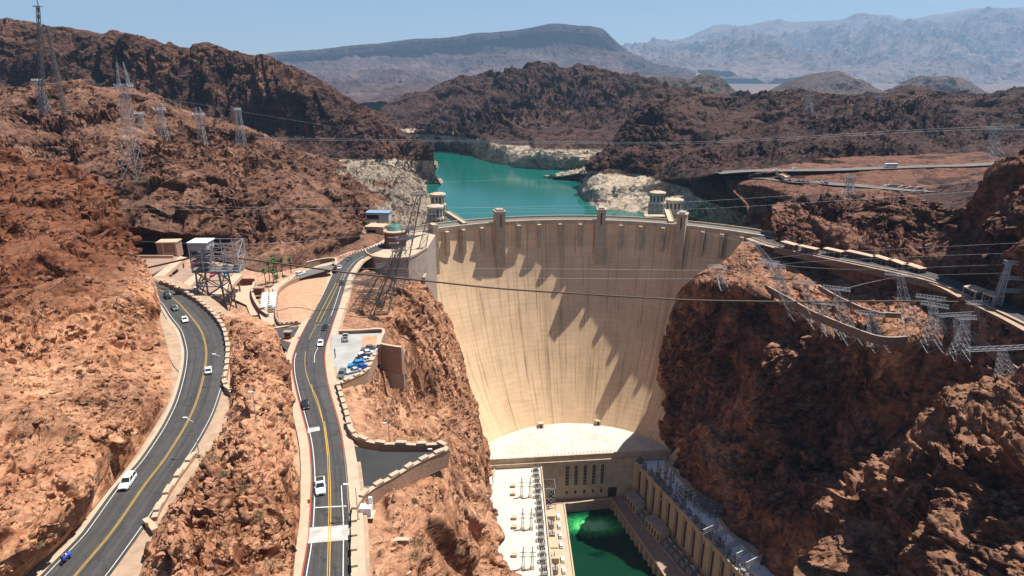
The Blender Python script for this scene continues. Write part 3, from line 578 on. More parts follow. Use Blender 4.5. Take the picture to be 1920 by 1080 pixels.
# ================================================================== THE DAM
CX = 40.0
def dam_geo(z):
    u = max(0.0, (178 - z) / 131.0); u = max(0.0, 1.845 * u ** 1.267 - .845 * u)
    return 260 + 48 * u, 160.7 - 88 * u
def dam_pt(phi, z, out=0.0):
    cy, r = dam_geo(z); r += out
    return (CX + r * math.sin(phi), cy + r * math.cos(phi), z)
dam = thing('dam', 'curved tan concrete arch dam spanning the canyon between the lake and the power station', 'dam', (CX, 415, 40))
def dam_face():
    nu, nv = 220, 110; me = bpy.data.meshes.new('face'); V = []; UV = []; F_ = []
    for j in range(nv):
        z = 176.9 - (176.9 - 40) * j / (nv - 1); t = (176.9 - z) / 137
        a0 = R(-40 - 30 * t); a1 = R(52 + 25 * t)
        for i in range(nu):
            ph = a0 + (a1 - a0) * i / (nu - 1); p = dam_pt(ph, z); V.append((p[0] - CX, p[1] - 415, p[2] - 40)); UV.append((ph * (80 + .5 * dam_geo(z)[1]), z))
    for j in range(nv - 1):
        for i in range(nu - 1):
            a = j * nu + i; F_.append((a, a + nu, a + nu + 1, a + 1))
    # upstream side, so the arch has its thickness
    n0 = len(V)
    for j, z in enumerate((176.9, 100)):
        for i in range(nu):
            ph = R(-40 + 92 * i / (nu - 1)); r = 174.5; V.append((r * math.sin(ph), 260 + r * math.cos(ph) - 415, z - 40)); UV.append((ph * 160, z))
    for i in range(nu - 1): a = n0 + i; F_.append((a, a + 1, a + nu + 1, a + nu))
    me.from_pydata(V, [], F_); me.materials.append(M_DAM); ul = me.uv_layers.new(name='UVMap')
    li = [0] * len(me.loops); me.loops.foreach_get('vertex_index', li)
    ul.data.foreach_set('uv', [c for i in li for c in UV[i]]); me.polygons.foreach_set('use_smooth', [True] * len(me.polygons)); me.update()
    o = bpy.data.objects.new('face', me); COL.objects.link(o); o.parent = dam; return o
dam_face()
def arc_strip(mb, r0, r1, z0, z1, a0, a1, n=90, cy=260):
    for i in range(n):
        A = a0 + (a1 - a0) * i / n; B = a0 + (a1 - a0) * (i + 1) / n
        V = [(CX + r * math.sin(t), cy + r * math.cos(t), z) for z in (z0, z1) for r, t in ((r0, A), (r1, A), (r1, B), (r0, B))]
        mb.add(V, [(0, 1, 2, 3), (7, 6, 5, 4), (0, 4, 5, 1), (3, 2, 6, 7), (0, 3, 7, 4), (1, 5, 6, 2)])
    return mb
A0, A1 = R(-40), R(52)
arc_strip(MB(), 161.4, 174.3, 176.2, 176.95, A0, A1).build('crest_road', M_ASPHG, dam, world=True)
arc_strip(MB(), 162.6, 164.4, 176.96, 177.15, A0, A1).build('footpath', M_WALK, dam, world=True)
arc_strip(MB(), 160.1, 161.4, 175.6, 178.2, A0, A1).build('parapet', M_CONC, dam, world=True)
arc_strip(MB(), 174.3, 175.1, 176.2, 178.1, A0, A1).build('parapet', M_CONC, dam, world=True)
def crest_phi(px, py=418):
    best = None
    for k in range(-600, 700):
        ph = R(k * .08); p = dam_pt(ph, 178); d = p[0] / (p[1] * math.cos(PITCH) + (CAM_H - 178) * math.sin(PITCH)) * F_PX + 960 - px
        if best is None or abs(d) < best[0]: best = (abs(d), ph)
    return best[1]
def radial_box(mb, ph, r0, r1, w, z0, z1, taper=1.0):
    c = (r0 + r1) / 2
    return mb.box((CX + c * math.sin(ph), 260 + c * math.cos(ph), (z0 + z1) / 2), (w, abs(r1 - r0), z1 - z0), -ph, taper)
for px in (836, 867, 902, 972, 1010, 1050, 1088, 1165, 1203, 1245, 1320, 1357, 1395):
    radial_box(MB(), crest_phi(px), 157.6, 160.6, 2.4, 160.0, 175.5).build('pilaster', M_CONC, dam, world=True)
for px, wd in ((935, 6.2), (1127, 5.6), (1280, 5.4)):
    ph = crest_phi(px)
    tw = radial_box(MB(), ph, 155.4, 162.4, wd, 148.5, 185).build('elevator_tower', M_CONC, dam, world=True)
    radial_box(MB(), ph, 155.0, 162.8, wd + .8, 185, 186.2).build('cap', M_CONC, tw, world=True)
    radial_box(MB(), ph, 155.8, 161.8, wd - 1.6, 186.2, 187.2).build('roof_vent', M_CONC2, tw, world=True)
    radial_box(MB(), ph, 155.33, 155.5, .8, 176, 184).build('window', M_DARK, tw, world=True)
radial_box(MB(), crest_phi(811), 156.5, 163, 3.6, 150, 181.5).build('end_pier', M_CONC, dam, world=True)
for px, py in ((1014, 802), (1121, 797)):
    p = S(px, py, 47); d_ = MB().box((p[0], p[1] + 1.0, 48.6), (3.4, 3.2, 3.2)).build('gallery_house', M_CONC, dam, world=True)
    MB().box((p[0], p[1] - .63, 48.4), (1.2, .1, 2.4)).build('door', M_DARK, d_, world=True)
# thrust block at the left end, with the round overlook on top
tb = thing('abutment_block', 'curved concrete abutment block carrying a round overlook at the left end of the dam', 'abutment', (-72, 350, 150))
tbp = [P2(S(x, y, 177.6)) for x, y in ((684, 470), (688, 477), (700, 483), (720, 486), (745, 487), (765, 485), (779, 479), (800, 466), (816, 440), (790, 434), (740, 440), (700, 455))]
MB().prism(tbp, 118, 177.4).build('block', M_CONC2, tb, world=True)
MB().prism([(x * .995, y - .1) for x, y in tbp], 177.4, 177.5).build('paving', M_WALK, tb, world=True)
MB().wall([(x, y, 177.5) for x, y in tbp[:8]], .6, 0, 1.1).build('parapet', M_CONC, tb, world=True)
MB().box((*P2(S(797, 535, 158)), 156), (1.4, 8, 16)).build('fin_wall', M_CONC2, tb, world=True)
# visitor rotunda
rot = thing('rotunda', 'round red brick visitor rotunda with green cone roof on the overlook', 'building', tuple(S(742, 461, 177.5)))
MB().lathe((0, 0, 0), [(6.1, 0), (6.1, 8.6)], 28).build('wall', M_BRICK, rot)
rr_ = MB().lathe((0, 0, 8.6), [(6.5, 0), (6.5, .5), (5.2, 1.0)], 28).build('eaves', M_CAP, rot)
rf = MB().lathe((0, 0, 9.5), [(4.9, 0), (3.2, 2.2), (.9, 3.1), (.2, 4.8)], 20).build('roof', mat('green_copper', (.07, .16, .12), .5, var=.2, scale=1), rot)
for k, z in enumerate((2.2, 5.4)):
    MB().box((0, -5.75, z), (5.2, 1.2, 1.8)).build('window', M_GLASS, rot); MB().box((0, -6.1, z + 1.15), (5.6, 1.0, .35)).build('sill', M_WHITE, rot)
vb = thing('visitor_building', 'low grey building with long blue glazed roof beside the pale rock', 'building', tuple(S(711, 412, 178)), R(-3))
MB().box((0, 0, 2.2), (15, 8, 5.4)).build('wall', mat('pale_wall', (.5, .45, .38), .8), vb)
MB().box((0, -.2, 5.3), (16, 9, .7)).build('roof', mat('blue_roof', (.22, .30, .42), .35), vb)
MB().box((-3, -4.06, 2.6), (8, .12, 3)).build('window', M_GLASS, vb); MB().box((4.6, -4.06, 2.6), (4.4, .12, 3.6)).build('sign_panel', M_STEEL, vb)
b2 = thing('exhibit_building', 'small tan flat roofed building below the glazed building', 'building', tuple(S(707, 438, 178)), R(-6))
MB().box((0, 0, 2.4), (11, 8, 4.8)).build('wall', M_CONC, b2); MB().prism([(-6, -5), (5, -5), (7, 4), (-5, 5)], 4.8, 5.4).build('roof', M_PINK, b2); MB().box((-2, -4.1, 1.8), (5, .15, 2.6)).build('doorway', M_DARK, b2)
# intake towers
def intake(px, py, D, w_, label, zt):
    p = S(px, py, -D); t = thing('intake_tower', label, 'tower', (p[0], p[1], 120), R(8), 'intake towers standing in the lake')
    h = zt - 120; n = 12; M = mat('tower_concrete', (.58, .49, .39), .9, var=.12, scale=.3)
    MB().lathe((0, 0, 0), [(w_ * .38, 0), (w_ * .38, h - 9)], n).build('shaft', M, t)
    for k in range(12):
        a = 2 * math.pi * k / 12; MB().box((math.cos(a) * w_ * .42, math.sin(a) * w_ * .42, (h - 9) / 2), (w_ * .14, w_ * .06, h - 9), a).build('fin', M, t)
    hd = MB().lathe((0, 0, h - 9), [(w_ * .47, 0), (w_ * .47, 1), (w_ * .43, 1), (w_ * .43, 8), (w_ * .47, 8), (w_ * .47, 9)], n).build('head', M, t)
    MB().lathe((0, 0, h), [(w_ * .46, 0), (w_ * .25, .9), (.05, 1.3)], n).build('roof', M_CONC, t)
    for k in range(12):
        a = 2 * math.pi * (k + .5) / 12; MB().box((math.cos(a) * w_ * .425, math.sin(a) * w_ * .425, h - 4.6), (.3, w_ * .07, 4.6), a).build('window', M_DARK, hd)
    MB().lathe((0, 0, h + 1), [(.5, 0), (.5, 2.2), (.2, 3.2)], 8).build('lantern', M_CONC2, t)
intake(821, 369, 505, 13.5, 'farther of two cream intake towers at the left end of the dam', 180.5)
intake(816, 385, 450, 13, 'nearer of two cream intake towers at the left end of the dam', 181.5)
intake(1233, 366, 515, 14, 'farther of two cream intake towers near the right shore', 180)
intake(1265, 377, 470, 14, 'nearer of two cream intake towers behind the right end of the dam', 182.5)
for (a, b, lb) in (((838, 402, 176), (872, 424, 176), 'sloping concrete footbridge from the left intake tower to the dam crest'), ((1250, 398, 176), (1258, 421, 176), 'short concrete footbridge from the right intake tower to the dam crest')):
    A = S(*a); B = S(*b); t = thing('footbridge', lb, 'bridge', tuple(A), 0, 'footbridges to the intake towers')
    MB().bar((0, 0, .6), tuple(B - A + np.array([0, 0, .6])), 3.2).build('deck', M_CONC, t)
    for k in (-1, 1): MB().bar((k * 1.8, 0, 2.6), tuple(B - A + np.array([k * 1.8, 0, 2.6])), .35).build('railing', M_CAP, t)
ch = thing('gate_house', 'open framed concrete gate house below the right intake towers', 'building', tuple(S(1228, 414, -462)), 0)
ch.location.z -= 6; MB().box((0, 0, 4), (15, 6, 1)).build('slab', M_CONC, ch); MB().box((0, 0, 9.6), (16, 7, .8)).build('roof', M_CONC, ch)
for k in range(4): MB().box((-6.8 + 4.5 * k, -2.6, 6.9), (1, 1, 5)).build('column', M_CONC, ch)
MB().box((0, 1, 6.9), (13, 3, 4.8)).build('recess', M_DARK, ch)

# ================================================================== THE POWER STATION
ps = thing('power_station', 'u shaped tan concrete power station at the foot of the dam round a green pool', 'power station', (45, 330, 10))
ZP, ZW, ZD = 47.0, 41.5, 17.0
FL = S(920, 864, ZP); FR = S(1247, 846, ZP); fd = (FR - FL); fd /= np.linalg.norm(fd); fn = np.array([fd[1], -fd[0], 0])  # fn: towards the river
def fpt(px, out=0.0):      # a point on the line of the main front under photo column px
    best = min(((abs(960 + F_PX * (FL + fd * s)[0] / ((FL + fd * s)[1] * math.cos(PITCH) + (CAM_H - ZP) * math.sin(PITCH)) - px), s) for s in np.linspace(-15, 125, 1401)))
    return FL + fd * best[1] + fn * out
plaza = [P2(dam_pt(R(a), 46.5, 2)) for a in range(-66, 79, 4)]
MB().prism([P2(FL), P2(FR)] + [P2(FR + fd * 8)] + plaza[::-1] + [P2(FL - fd * 6)], 44, ZP).build('roof_terrace', M_TERR, ps, world=True)
def quadblock(a, b, depth, z0, z1): return MB().prism([P2(a), P2(b), P2(b - fn * depth), P2(a - fn * depth)], z0, z1)
quadblock(FL - fd * 4 + fn * .6, FR + fd * 2 + fn * .6, 1.0, ZP - 2.4, ZP + 1.2).build('parapet', M_CONC, ps, world=True)
quadblock(FL - fd * 4 + fn * 1.6, FR + fd * 2 + fn * 1.6, 4, ZP - 4.4, ZP - 2.41).build('cornice', M_CONC, ps, world=True)
blk = quadblock(FL - fd * 4 + fn * 1.2, FR + fd * 2 + fn * 1.2, 12, 0, ZP - 4.41).build('central_block', M_CONC, ps, world=True)
for k, px in enumerate((1064, 1080.5, 1097.5, 1114, 1130)):
    c = fpt(px, 1.2); rz = math.atan2(fd[1], fd[0])
    w_ = MB().box((c[0], c[1], 34), (2.0, .16, 14), rz).build('window', M_GLASS, ps, world=True)
    fr = MB()
    for s_ in (-1.25, 1.25): q = c + fd * s_ + fn * .25; fr.box((q[0], q[1], 34.5), (.5, .8, 15.6), rz)
    fr.build('frame', M_CONC, w_, world=True)
    bars = MB()
    for z in np.arange(28.5, 41, 2.4): q = c + fn * .12; bars.box((q[0], q[1], z), (2.0, .1, .3), rz)
    bars.box((q[0], q[1], 34), (.16, .14, 13.9), rz)
    bars.build('glazing_bars', M_CONC2, w_, world=True)
    MB().box((c[0], c[1], 21.8), (1.3, .2, 2.4), rz).build('small_window', M_DARK, ps, world=True)
c = fpt(1151, 1.2); MB().box((c[0], c[1], 20.4), (5.6, .3, 6.6), math.atan2(fd[1], fd[0])).build('doorway', M_DARK, ps, world=True)
c = fpt(1036, 1.2); MB().box((c[0], c[1], 20.4), (4.0, .3, 6.6), math.atan2(fd[1], fd[0])).build('doorway', M_DARK, ps, world=True)
# wings
MB().prism([(18.1, 339), (19.3, 249), (21.5, 120), (-40, 120), (-40, 332)], 0, ZW).build('left_wing', M_CONC, ps, world=True)
MB().prism([(17.9, 338.8), (19.1, 249), (21.3, 120), (-40, 120), (-40, 331.8)], ZW, ZW + .12).build('wing_roof', M_ROOF, ps, world=True)
MB().wall([(18.0, 337, ZW), (19.2, 249, ZW), (21.4, 120, ZW)], .7, 0, 1.3).build('wing_parapet', M_CONC, ps, world=True)
RW0 = np.array([75.6, 344.5]); RW1 = np.array([142.0, 156.0]); rd = (RW1 - RW0) / np.linalg.norm(RW1 - RW0); rn = np.array([-rd[1], rd[0]]) * (1 if -rd[1] > 0 else -1)
MB().prism([tuple(RW0), tuple(RW1), tuple(RW1 + rn * 70), tuple(RW0 + rn * 55)], 0, ZW).build('right_wing', M_CONC, ps, world=True)
MB().prism([tuple(RW0 + rn * .3), tuple(RW1 + rn * .3), tuple(RW1 + rn * 69), tuple(RW0 + rn * 54)], ZW, ZW + .12).build('wing_roof', mat('white_gravel_roof', (.80, .79, .78), .95, var=.06, scale=.3), ps, world=True)
MB().wall([(*(RW0 + rn * .3), ZW), (*(RW1 + rn * .3), ZW)], .7, 0, 1.3).build('wing_parapet', M_CAP, ps, world=True)
oe = [S(x, y, ZW + 2) for x, y in ((1247, 858), (1256, 868), (1268, 886), (1280, 899), (1294, 911), (1310, 923), (1326, 933), (1343, 942), (1357, 946), (1351, 958), (1350, 970), (1360, 986), (1374, 1001), (1390, 1014), (1407, 1026), (1430, 1048), (1455, 1071), (1500, 1115))]
MB().wall(oe, .9, 4, .3).build('wing_parapet', M_CAP, ps, world=True)
oe = [S(x, y, ZW + 1.2) for x, y in ((927, 880), (925, 900), (919, 915), (914, 930), (913, 940), (921, 955))]
MB().wall(oe, .9, 4, .3).build('wing_parapet', M_CAP, ps, world=True)
ra = math.atan2(rd[1], rd[0])
for k in range(24):
    q = RW0 + rd * (7 + 8.1 * k) - rn * .25
    MB().box((q[0], q[1], 29), (1.0, .5, 24), ra).build('wall_slot', M_CONC2, ps, world=True)
    if k % 1 == 0:
        q2 = q + rd * 2.2 - rn * .02; MB().box((q2[0], q2[1], 31), (.9, .4, 17), ra).build('wall_window', M_DARK, ps, world=True)
# decks round the pool
PL = S(1066, 945, ZD); PR_ = S(1146, 935, ZD)
pr1 = np.array([80.3, 277.2]); pr2 = pr1 + (pr1 - PR_[:2]) / np.linalg.norm(pr1 - PR_[:2]) * 150
MB().prism([(17, 334), (32.0, 334.5), (32.6, 275), (33.5, 120), (18, 120)], -6, ZD).build('left_deck', M_WALK, ps, world=True)
MB().prism([P2(PL - fd * 10), P2(PR_ + fd * 12), P2(PR_ + fd * 14 + np.array([0, 10, 0])), P2(PL - fd * 14 + np.array([0, 10, 0]))], -6, ZD).build('front_deck', M_DECK, ps, world=True)
MB().prism([P2(PR_), tuple(pr1), tuple(pr2), tuple(pr2 + np.array([40, 5])), tuple(RW0 + np.array([3, 3]))], -6, ZD - .05).build('right_deck', M_DECK, ps, world=True)
MB().wall([PL, PR_], .8, 0, .7).build('pool_wall', M_CAP, ps, world=True)
MB().wall([(32.4, 335, ZD), (33.0, 275, ZD), (33.9, 120, ZD)], .8, 20, .7).build('pool_wall', M_CAP, ps, world=True)
MB().wall([(*PR_[:2], ZD), (*pr1, ZD), (*pr2, ZD)], .7, 0, .8).build('pool_wall', M_CAP, ps, world=True)
pd_ = (pr1 - PR_[:2]) / np.linalg.norm(pr1 - PR_[:2]); pn = np.array([pd_[1], -pd_[0]]); pn = pn * (-1 if pn[0] > 0 else 1)
for k in range(34):
    q = PR_[:2] + pd_ * (2 + 5.6 * k) + pn * .45
    MB().box((q[0], q[1], 7.9), (1.5, .9, 16.6), math.atan2(pd_[1], pd_[0])).build('buttress', M_CONC, ps, world=True)
q = (PR_[:2] + (RW0 - PR_[:2]) * .45)
MB().wall([(*q, ZD), (*(q + rd * 170), ZD)], .5, 0, .9).build('rail_kerb', M_CONC2, ps, world=True)
# --- plant on the roofs and decks
def frame_bm(w_, d, h, steel=.22):
    m = MB()
    for a in (-1, 1):
        for b in (-1, 1): m.bar((a * w_ / 2, b * d / 2, 0), (a * w_ / 2, b * d / 2, h), steel)
    for z in (h, h * .6):
        for a in (-1, 1): m.bar((a * w_ / 2, -d / 2, z), (a * w_ / 2, d / 2, z), steel); m.bar((-w_ / 2, a * d / 2, z), (w_ / 2, a * d / 2, z), steel)
    m.bar((-w_ / 2, -d / 2, 0), (w_ / 2, -d / 2, h * .6), steel * .7); m.bar((-w_ / 2, d / 2, h * .6), (w_ / 2, d / 2, 0), steel * .7)
    return m
fr0 = thing('switch_frame', 'grey steel switchgear frame in the row along the left wing roof edge', 'switchgear', (0, 0, 0), 0, 'switchgear frames on the left wing roof edge')
frame_bm(3.0, 2.4, 3.4).build('frame', M_STEELD, fr0)
M_INS = mat('brown_insulator', (.15, .07, .045), .4)
for a in (-1, 0, 1):
    MB().lathe((a * 1.0, 0, 3.4), [(.3, 0), (.3, .3), (.16, .4), (.3, .6), (.16, .7), (.28, .9), (.12, 1.6)], 8).build('insulator', M_INS, fr0)
MB().box((0, 0, 1.0), (2.0, 1.4, 1.6)).build('breaker_tank', mat('tank_grey', (.3, .29, .27), .5), fr0)
rng = random.Random(4)
for k in range(26):
    y = 334 - 5.1 * k - .2 * rng.random(); loc = (14.6 + .012 * (334 - y) + rng.uniform(-.3, .3), y, ZW + .12)
    if k == 0: fr0.location = loc
    else: dup(fr0, loc, rng.uniform(-.15, .15), scale=rng.uniform(.85, 1.15))
for k in range(20):
    q = RW0 + rd * (4 + 6.5 * k) + rn * rng.uniform(1.8, 2.6)
    dup(fr0, (*q, ZW + .12), ra + rng.uniform(-.5, .5), 'steel switchgear frame in the row along the right wing roof edge', 'switchgear frames on the right wing roof edge', scale=rng.uniform(.9, 1.3))
ma0 = thing('steel_mast', 'slender steel line mast standing on the white roof of the left wing', 'mast', (0, 0, 0), 0, 'line masts on the left wing roof')
def mast_bm(h, w_):
    m = MB()
    for a in (-1, 1):
        for b in (-1, 1): m.bar((a * w_, b * w_, 0), (a * .12, b * .12, h), .14)
    n = 7
    for k in range(n):
        z0, z1 = h * k / n, h * (k + 1) / n; w0 = w_ + (.12 - w_) * k / n; w1 = w_ + (.12 - w_) * (k + 1) / n
        for s_ in (-1, 1): m.bar((-w0, s_ * w0, z0), (w1, s_ * w1, z1), .09); m.bar((s_ * w0, w0, z0), (s_ * w1, -w1, z1), .09)
    return m
mast_bm(13, .75).build('lattice', M_STEELD, ma0)
for z in (7, 9.5): MB().bar((-1.8, 0, z), (1.8, 0, z), .22).build('crossarm', M_STEELD, ma0)
MB().box((0, 0, .25), (2.2, 2.2, .5)).build('footing', M_CONC, ma0)
ms = [(978, 932), (994, 932), (980, 992), (996, 992), (981, 1066), (998, 1066), (979, 1050)][:6]
for k, (x, y) in enumerate(ms):
    loc = tuple(S(x, y, ZW + .12))
    if k == 0: ma0.location = loc
    else: dup(ma0, loc, 0)
for k, (x, y) in enumerate(((962, 913), (962, 928), (964, 973), (964, 990), (964, 1043))):
    t = thing('roof_hatch', 'low tan hatch box on the white roof of the left wing', 'hatch', tuple(S(x, y, ZW + .12)), 0, 'hatches on the left wing roof')
    MB().box((0, 0, .7), (2.6, 1.9, 1.4)).build('curb', M_PINK, t); MB().box((0, 0, 1.5), (2.8, 2.1, .2)).build('lid', M_CAP, t)
for k, (x, y) in enumerate(((1236, 905), (1244, 920), (1250, 898), (1262, 905), (1232, 893), (1240, 936), (1256, 915), (1247, 888), (1268, 925))):
    t = dup(ma0, tuple(S(x, y, ZW + .12)), .3 * k, 'dark steel mast on the shaded roof of the right wing', 'line masts on the right wing roof', scale=rng.uniform(.6, .95))
gf = thing('busbar_gantry', 'open grey bus bar frame on the shaded roof of the right wing', 'switchgear', tuple(S(1284, 935, ZW + .12)), ra, 'bus bar frames on the right wing roof')
frame_bm(6, 4.5, 6.5, .28).build('frame', M_STEELD, gf)
for a in (-1, 0, 1): MB().bar((a * 1.7, -3.4, 6.6), (a * 1.7, 3.4, 6.6), .16).build('bus_bar', M_STEEL, gf)
for k in range(9):
    x = 1283 + 14 * (k % 5) + 18 * (k // 5) + rng.uniform(-3, 3); y = 932 + 9 * (k % 6) + 15 * (k // 6) + rng.uniform(-3, 3)
    dup(gf, tuple(S(x + 4, y + 4, ZW + .12)), ra + rng.uniform(-.2, .2), scale=rng.uniform(.55, 1.0))
for k, (x, y, m_) in enumerate(((1348, 1010, 0), (1392, 1045, 0), (1330, 1000, 1), (1372, 1030, 1), (1410, 1062, 1))):
    t = thing('portal_gantry', 'pale steel portal gantry with long cross beams on the right wing roof', 'gantry', tuple(S(x, y + 14, ZW + .12)), ra + R(100), 'portal gantries on the right wing roof')
    for s_ in (-4.5, 4.5): MB().bar((s_, 0, 0), (s_, 0, 9), .4).build('post', M_STEEL, t)
    for z in (9, 7.6, 6.2): MB().bar((-5.5, 0, z), (5.5, 0, z), .42).build('beam', M_STEEL, t)
# transformers and boxes on the lower decks
def boxhouse(loc, rz, d, label, grp=None, roofm=None):
    t = thing('equipment_house', label, 'building', loc, rz, grp)
    MB().box((0, 0, d[2] / 2), d).build('wall', M_CONC, t); MB().box((0, 0, d[2] + .2), (d[0] + .6, d[1] + .6, .4)).build('roof', roofm or M_CONC2, t)
    n = max(2, int(d[1] / 3))
    for k in range(n): MB().box((-d[0] / 2 - .05, -d[1] / 2 + d[1] * (k + .5) / n, d[2] * .5), (.14, d[1] / n * .45, d[2] * .55)).build('vent', M_DARK, t)
q0 = RW0 - rn * 4.5; rz_ = math.atan2(rd[1], rd[0]) - R(90)
g2 = 'grey roofed houses along the right wing'
for s_, L_, lb in ((12, 13, 'grey roofed tan equipment house nearest the main front'), (38, 15, 'largest grey roofed tan equipment house beside the right wing'), ):
    q = q0 + rd * s_; boxhouse((q[0], q[1], ZD), rz_ + R(180), (6.5, L_, 7.0), lb, g2)
tr0 = thing('transformer', 'grey power transformer with cooling fins and bushings on the deck beside the right wing', 'transformer', (0, 0, 0), 0, 'transformers on the right deck')
MB().box((0, 0, 1.9), (3.0, 3.8, 3.8)).build('tank', mat('transformer_grey', (.27, .25, .23), .5), tr0)
for sx in (-1.9, 1.9):
    fn_ = MB()
    for k in range(6): fn_.box((sx, -1.5 + .6 * k, 1.8), (.8, .18, 3.0))
    fn_.build('cooling_fins', M_STEEL, tr0)
MB().bar((-.9, -1.4, 4.6), (-.9, 1.4, 4.6), 1.0, n=10).build('conservator', M_STEEL, tr0)
for a in (-1, 0, 1): MB().lathe((.7, a * 1.1, 3.8), [(.3, 0), (.14, .3), (.28, .5), (.14, .8), (.22, 1.1), (.08, 1.8)], 8).build('bushing', M_INS, tr0)
trl = [24, 29, 50, 55, 60.5, 66, 72, 78, 84, 90, 96, 102]
for k, s_ in enumerate(trl):
    q = q0 + rd * s_
    if k == 0: tr0.location = (*q, ZD); tr0.rotation_euler = (0, 0, rz_)
    else: dup(tr0, (*q, ZD), rz_ + rng.uniform(-.1, .1), scale=rng.uniform(.9, 1.1))
for k in range(5):
    dup(tr0, (22.5, 313 - 1.0 * k * 9 - (9 if k > 1 else 0), ZD), 0, 'grey power transformer on the sunlit deck beside the left wing', 'transformers on the left deck', scale=.95)
for k, (y, L_) in enumerate(((323, 7), (297, 8), (288, 7), (262, 9), (252, 8), (241, 9))):
    boxhouse((22.8, y - 1, ZD), 0, (5.6, L_, 3.4), 'cream flat roofed hut in the row on the sunlit left deck', 'cream huts on the left deck', M_CAP)
lf = thing('lattice_screen', 'brown lattice gantry beside the left wing next to the main front', 'gantry', (22.6, 331, ZD), 0)
frame_bm(7, 10, 17, .35).build('frame', M_STEELD, lf)
m = MB()
for k in range(6): m.bar((-3.5, -5, 2.8 * k), (3.5, 5, 2.8 * k), .2); m.bar((3.5, -5, 2.8 * k), (-3.5, 5, 2.8 * k), .2)
m.build('bracing', M_STEELD, lf)
# lamp posts along the terrace edge
lp0 = thing('terrace_lamp', 'small lamp post on the parapet of the white terrace', 'lamp', (0, 0, 0), 0, 'lamp posts along the terrace parapet')
MB().bar((0, 0, 0), (0, 0, 1.9), .16, n=6).build('post', M_STEELD, lp0); MB().lathe((0, 0, 1.9), [(.15, 0), (.34, .3), (.15, .65)], 8).build('lantern', M_CAP, lp0)
for k in range(26):
    q = fpt(1003 + 7.1 * k, -.6)
    if k == 0: lp0.location = (q[0], q[1], ZP)
    else: dup(lp0, (q[0], q[1], ZP), 0)
# ================================================================== ROADS AND THEIR EDGES
M_EARTH = mat('brown_stone', (.20, .115, .075), .95, var=.3, scale=1.2, bump=.4)
def z2(y): return float(np.interp(y, [440, 478, 500, 590, 640, 720, 850, 1080, 1250], [177.6, 177.8, 178.4, 182, 184, 185.5, 187.5, 189.5, 190.5]))
def strip(name, Lp, Rp, m, n=90, dz=0.0, kind='structure', f0=0.0, f1=1.0):
    A = resample(np.array(Lp), n); B = resample(np.array(Rp), n)
    A, B = A + (B - A) * f0, A + (B - A) * f1
    P = np.stack([A, B], 1).reshape(-1, 3).copy(); P[:, 2] += dz
    me = bpy.data.meshes.new(name); me.from_pydata([tuple(p) for p in P], [], [(2 * i, 2 * i + 1, 2 * i + 3, 2 * i + 2) for i in range(n - 1)])
    me.materials.append(m); me.update()
    ul = me.uv_layers.new(name='UVMap'); D_ = np.r_[0, np.cumsum(np.linalg.norm(np.diff(A, axis=0), axis=1))]; uv_ = []
    for i in range(n - 1): uv_ += [0, D_[i], 1, D_[i], 1, D_[i + 1], 0, D_[i + 1]]
    ul.data.foreach_set('uv', uv_)
    if me.polygons[n // 2].normal.z < 0: me.flip_normals()
    o = bpy.data.objects.new(name, me); COL.objects.link(o)
    if kind: o['kind'] = kind
    return o
def off(P, d):
    P = np.array(P); T = np.gradient(P, axis=0); T[:, 2] = 0; T /= np.linalg.norm(T, axis=1)[:, None]
    return P + np.stack([T[:, 1], -T[:, 0], T[:, 2] * 0], 1) * d
def at(P, t0, t1, n=40):
    Q = resample(np.array(P), 400); return resample(Q[int(399 * t0):int(399 * t1) + 1], n)
def worn_asphalt():
    m, t, b = newmat('worn_asphalt'); L = t.links.new
    uv = N(t, 'ShaderNodeUVMap'); g = N(t, 'ShaderNodeNewGeometry')
    mp = N(t, 'ShaderNodeMapping'); mp.inputs['Scale'].default_value = (7, .012, 1); L(uv.outputs[0], mp.inputs[0]); n1 = N(t, 'ShaderNodeTexNoise', Scale=1.6, Detail=5.0); L(mp.outputs[0], n1.inputs['Vector'])
    n2 = N(t, 'ShaderNodeTexNoise', Scale=.35, Detail=8.0, Roughness=.7); L(g.outputs['Position'], n2.inputs['Vector'])
    vo = N(t, 'ShaderNodeTexVoronoi', Scale=.09, feature='DISTANCE_TO_EDGE'); nz = N(t, 'ShaderNodeVectorMath', operation='MULTIPLY_ADD'); L(n2.outputs[1], nz.inputs[0]); nz.inputs[1].default_value = (6, 6, 0); L(g.outputs['Position'], nz.inputs[2]); L(nz.outputs[0], vo.inputs['Vector'])
    ck = N(t, 'ShaderNodeMapRange'); ck.inputs[1].default_value = .004; ck.inputs[2].default_value = .012; ck.inputs[3].default_value = .55; ck.inputs[4].default_value = 1; L(vo.outputs[0], ck.inputs[0])
    r1 = N(t, 'ShaderNodeMapRange'); r1.inputs[1].default_value = .36; r1.inputs[2].default_value = .64; r1.inputs[3].default_value = .72; r1.inputs[4].default_value = 1.32; L(n1.outputs[0], r1.inputs[0])
    r2 = N(t, 'ShaderNodeMapRange'); r2.inputs[1].default_value = .3; r2.inputs[2].default_value = .7; r2.inputs[3].default_value = .8; r2.inputs[4].default_value = 1.2; L(n2.outputs[0], r2.inputs[0])
    a = N(t, 'ShaderNodeMath', operation='MULTIPLY'); L(r1.outputs[0], a.inputs[0]); L(r2.outputs[0], a.inputs[1]); c = N(t, 'ShaderNodeMath', operation='MULTIPLY'); L(a.outputs[0], c.inputs[0]); L(ck.outputs[0], c.inputs[1])
    s = N(t, 'ShaderNodeVectorMath', operation='SCALE'); s.inputs[0].default_value = (.048, .045, .043); L(c.outputs[0], s.inputs['Scale']); L(s.outputs[0], b.inputs['Base Color']); b.inputs['Roughness'].default_value = .9
    return m
M_ROAD = worn_asphalt()
Z1 = 192.0
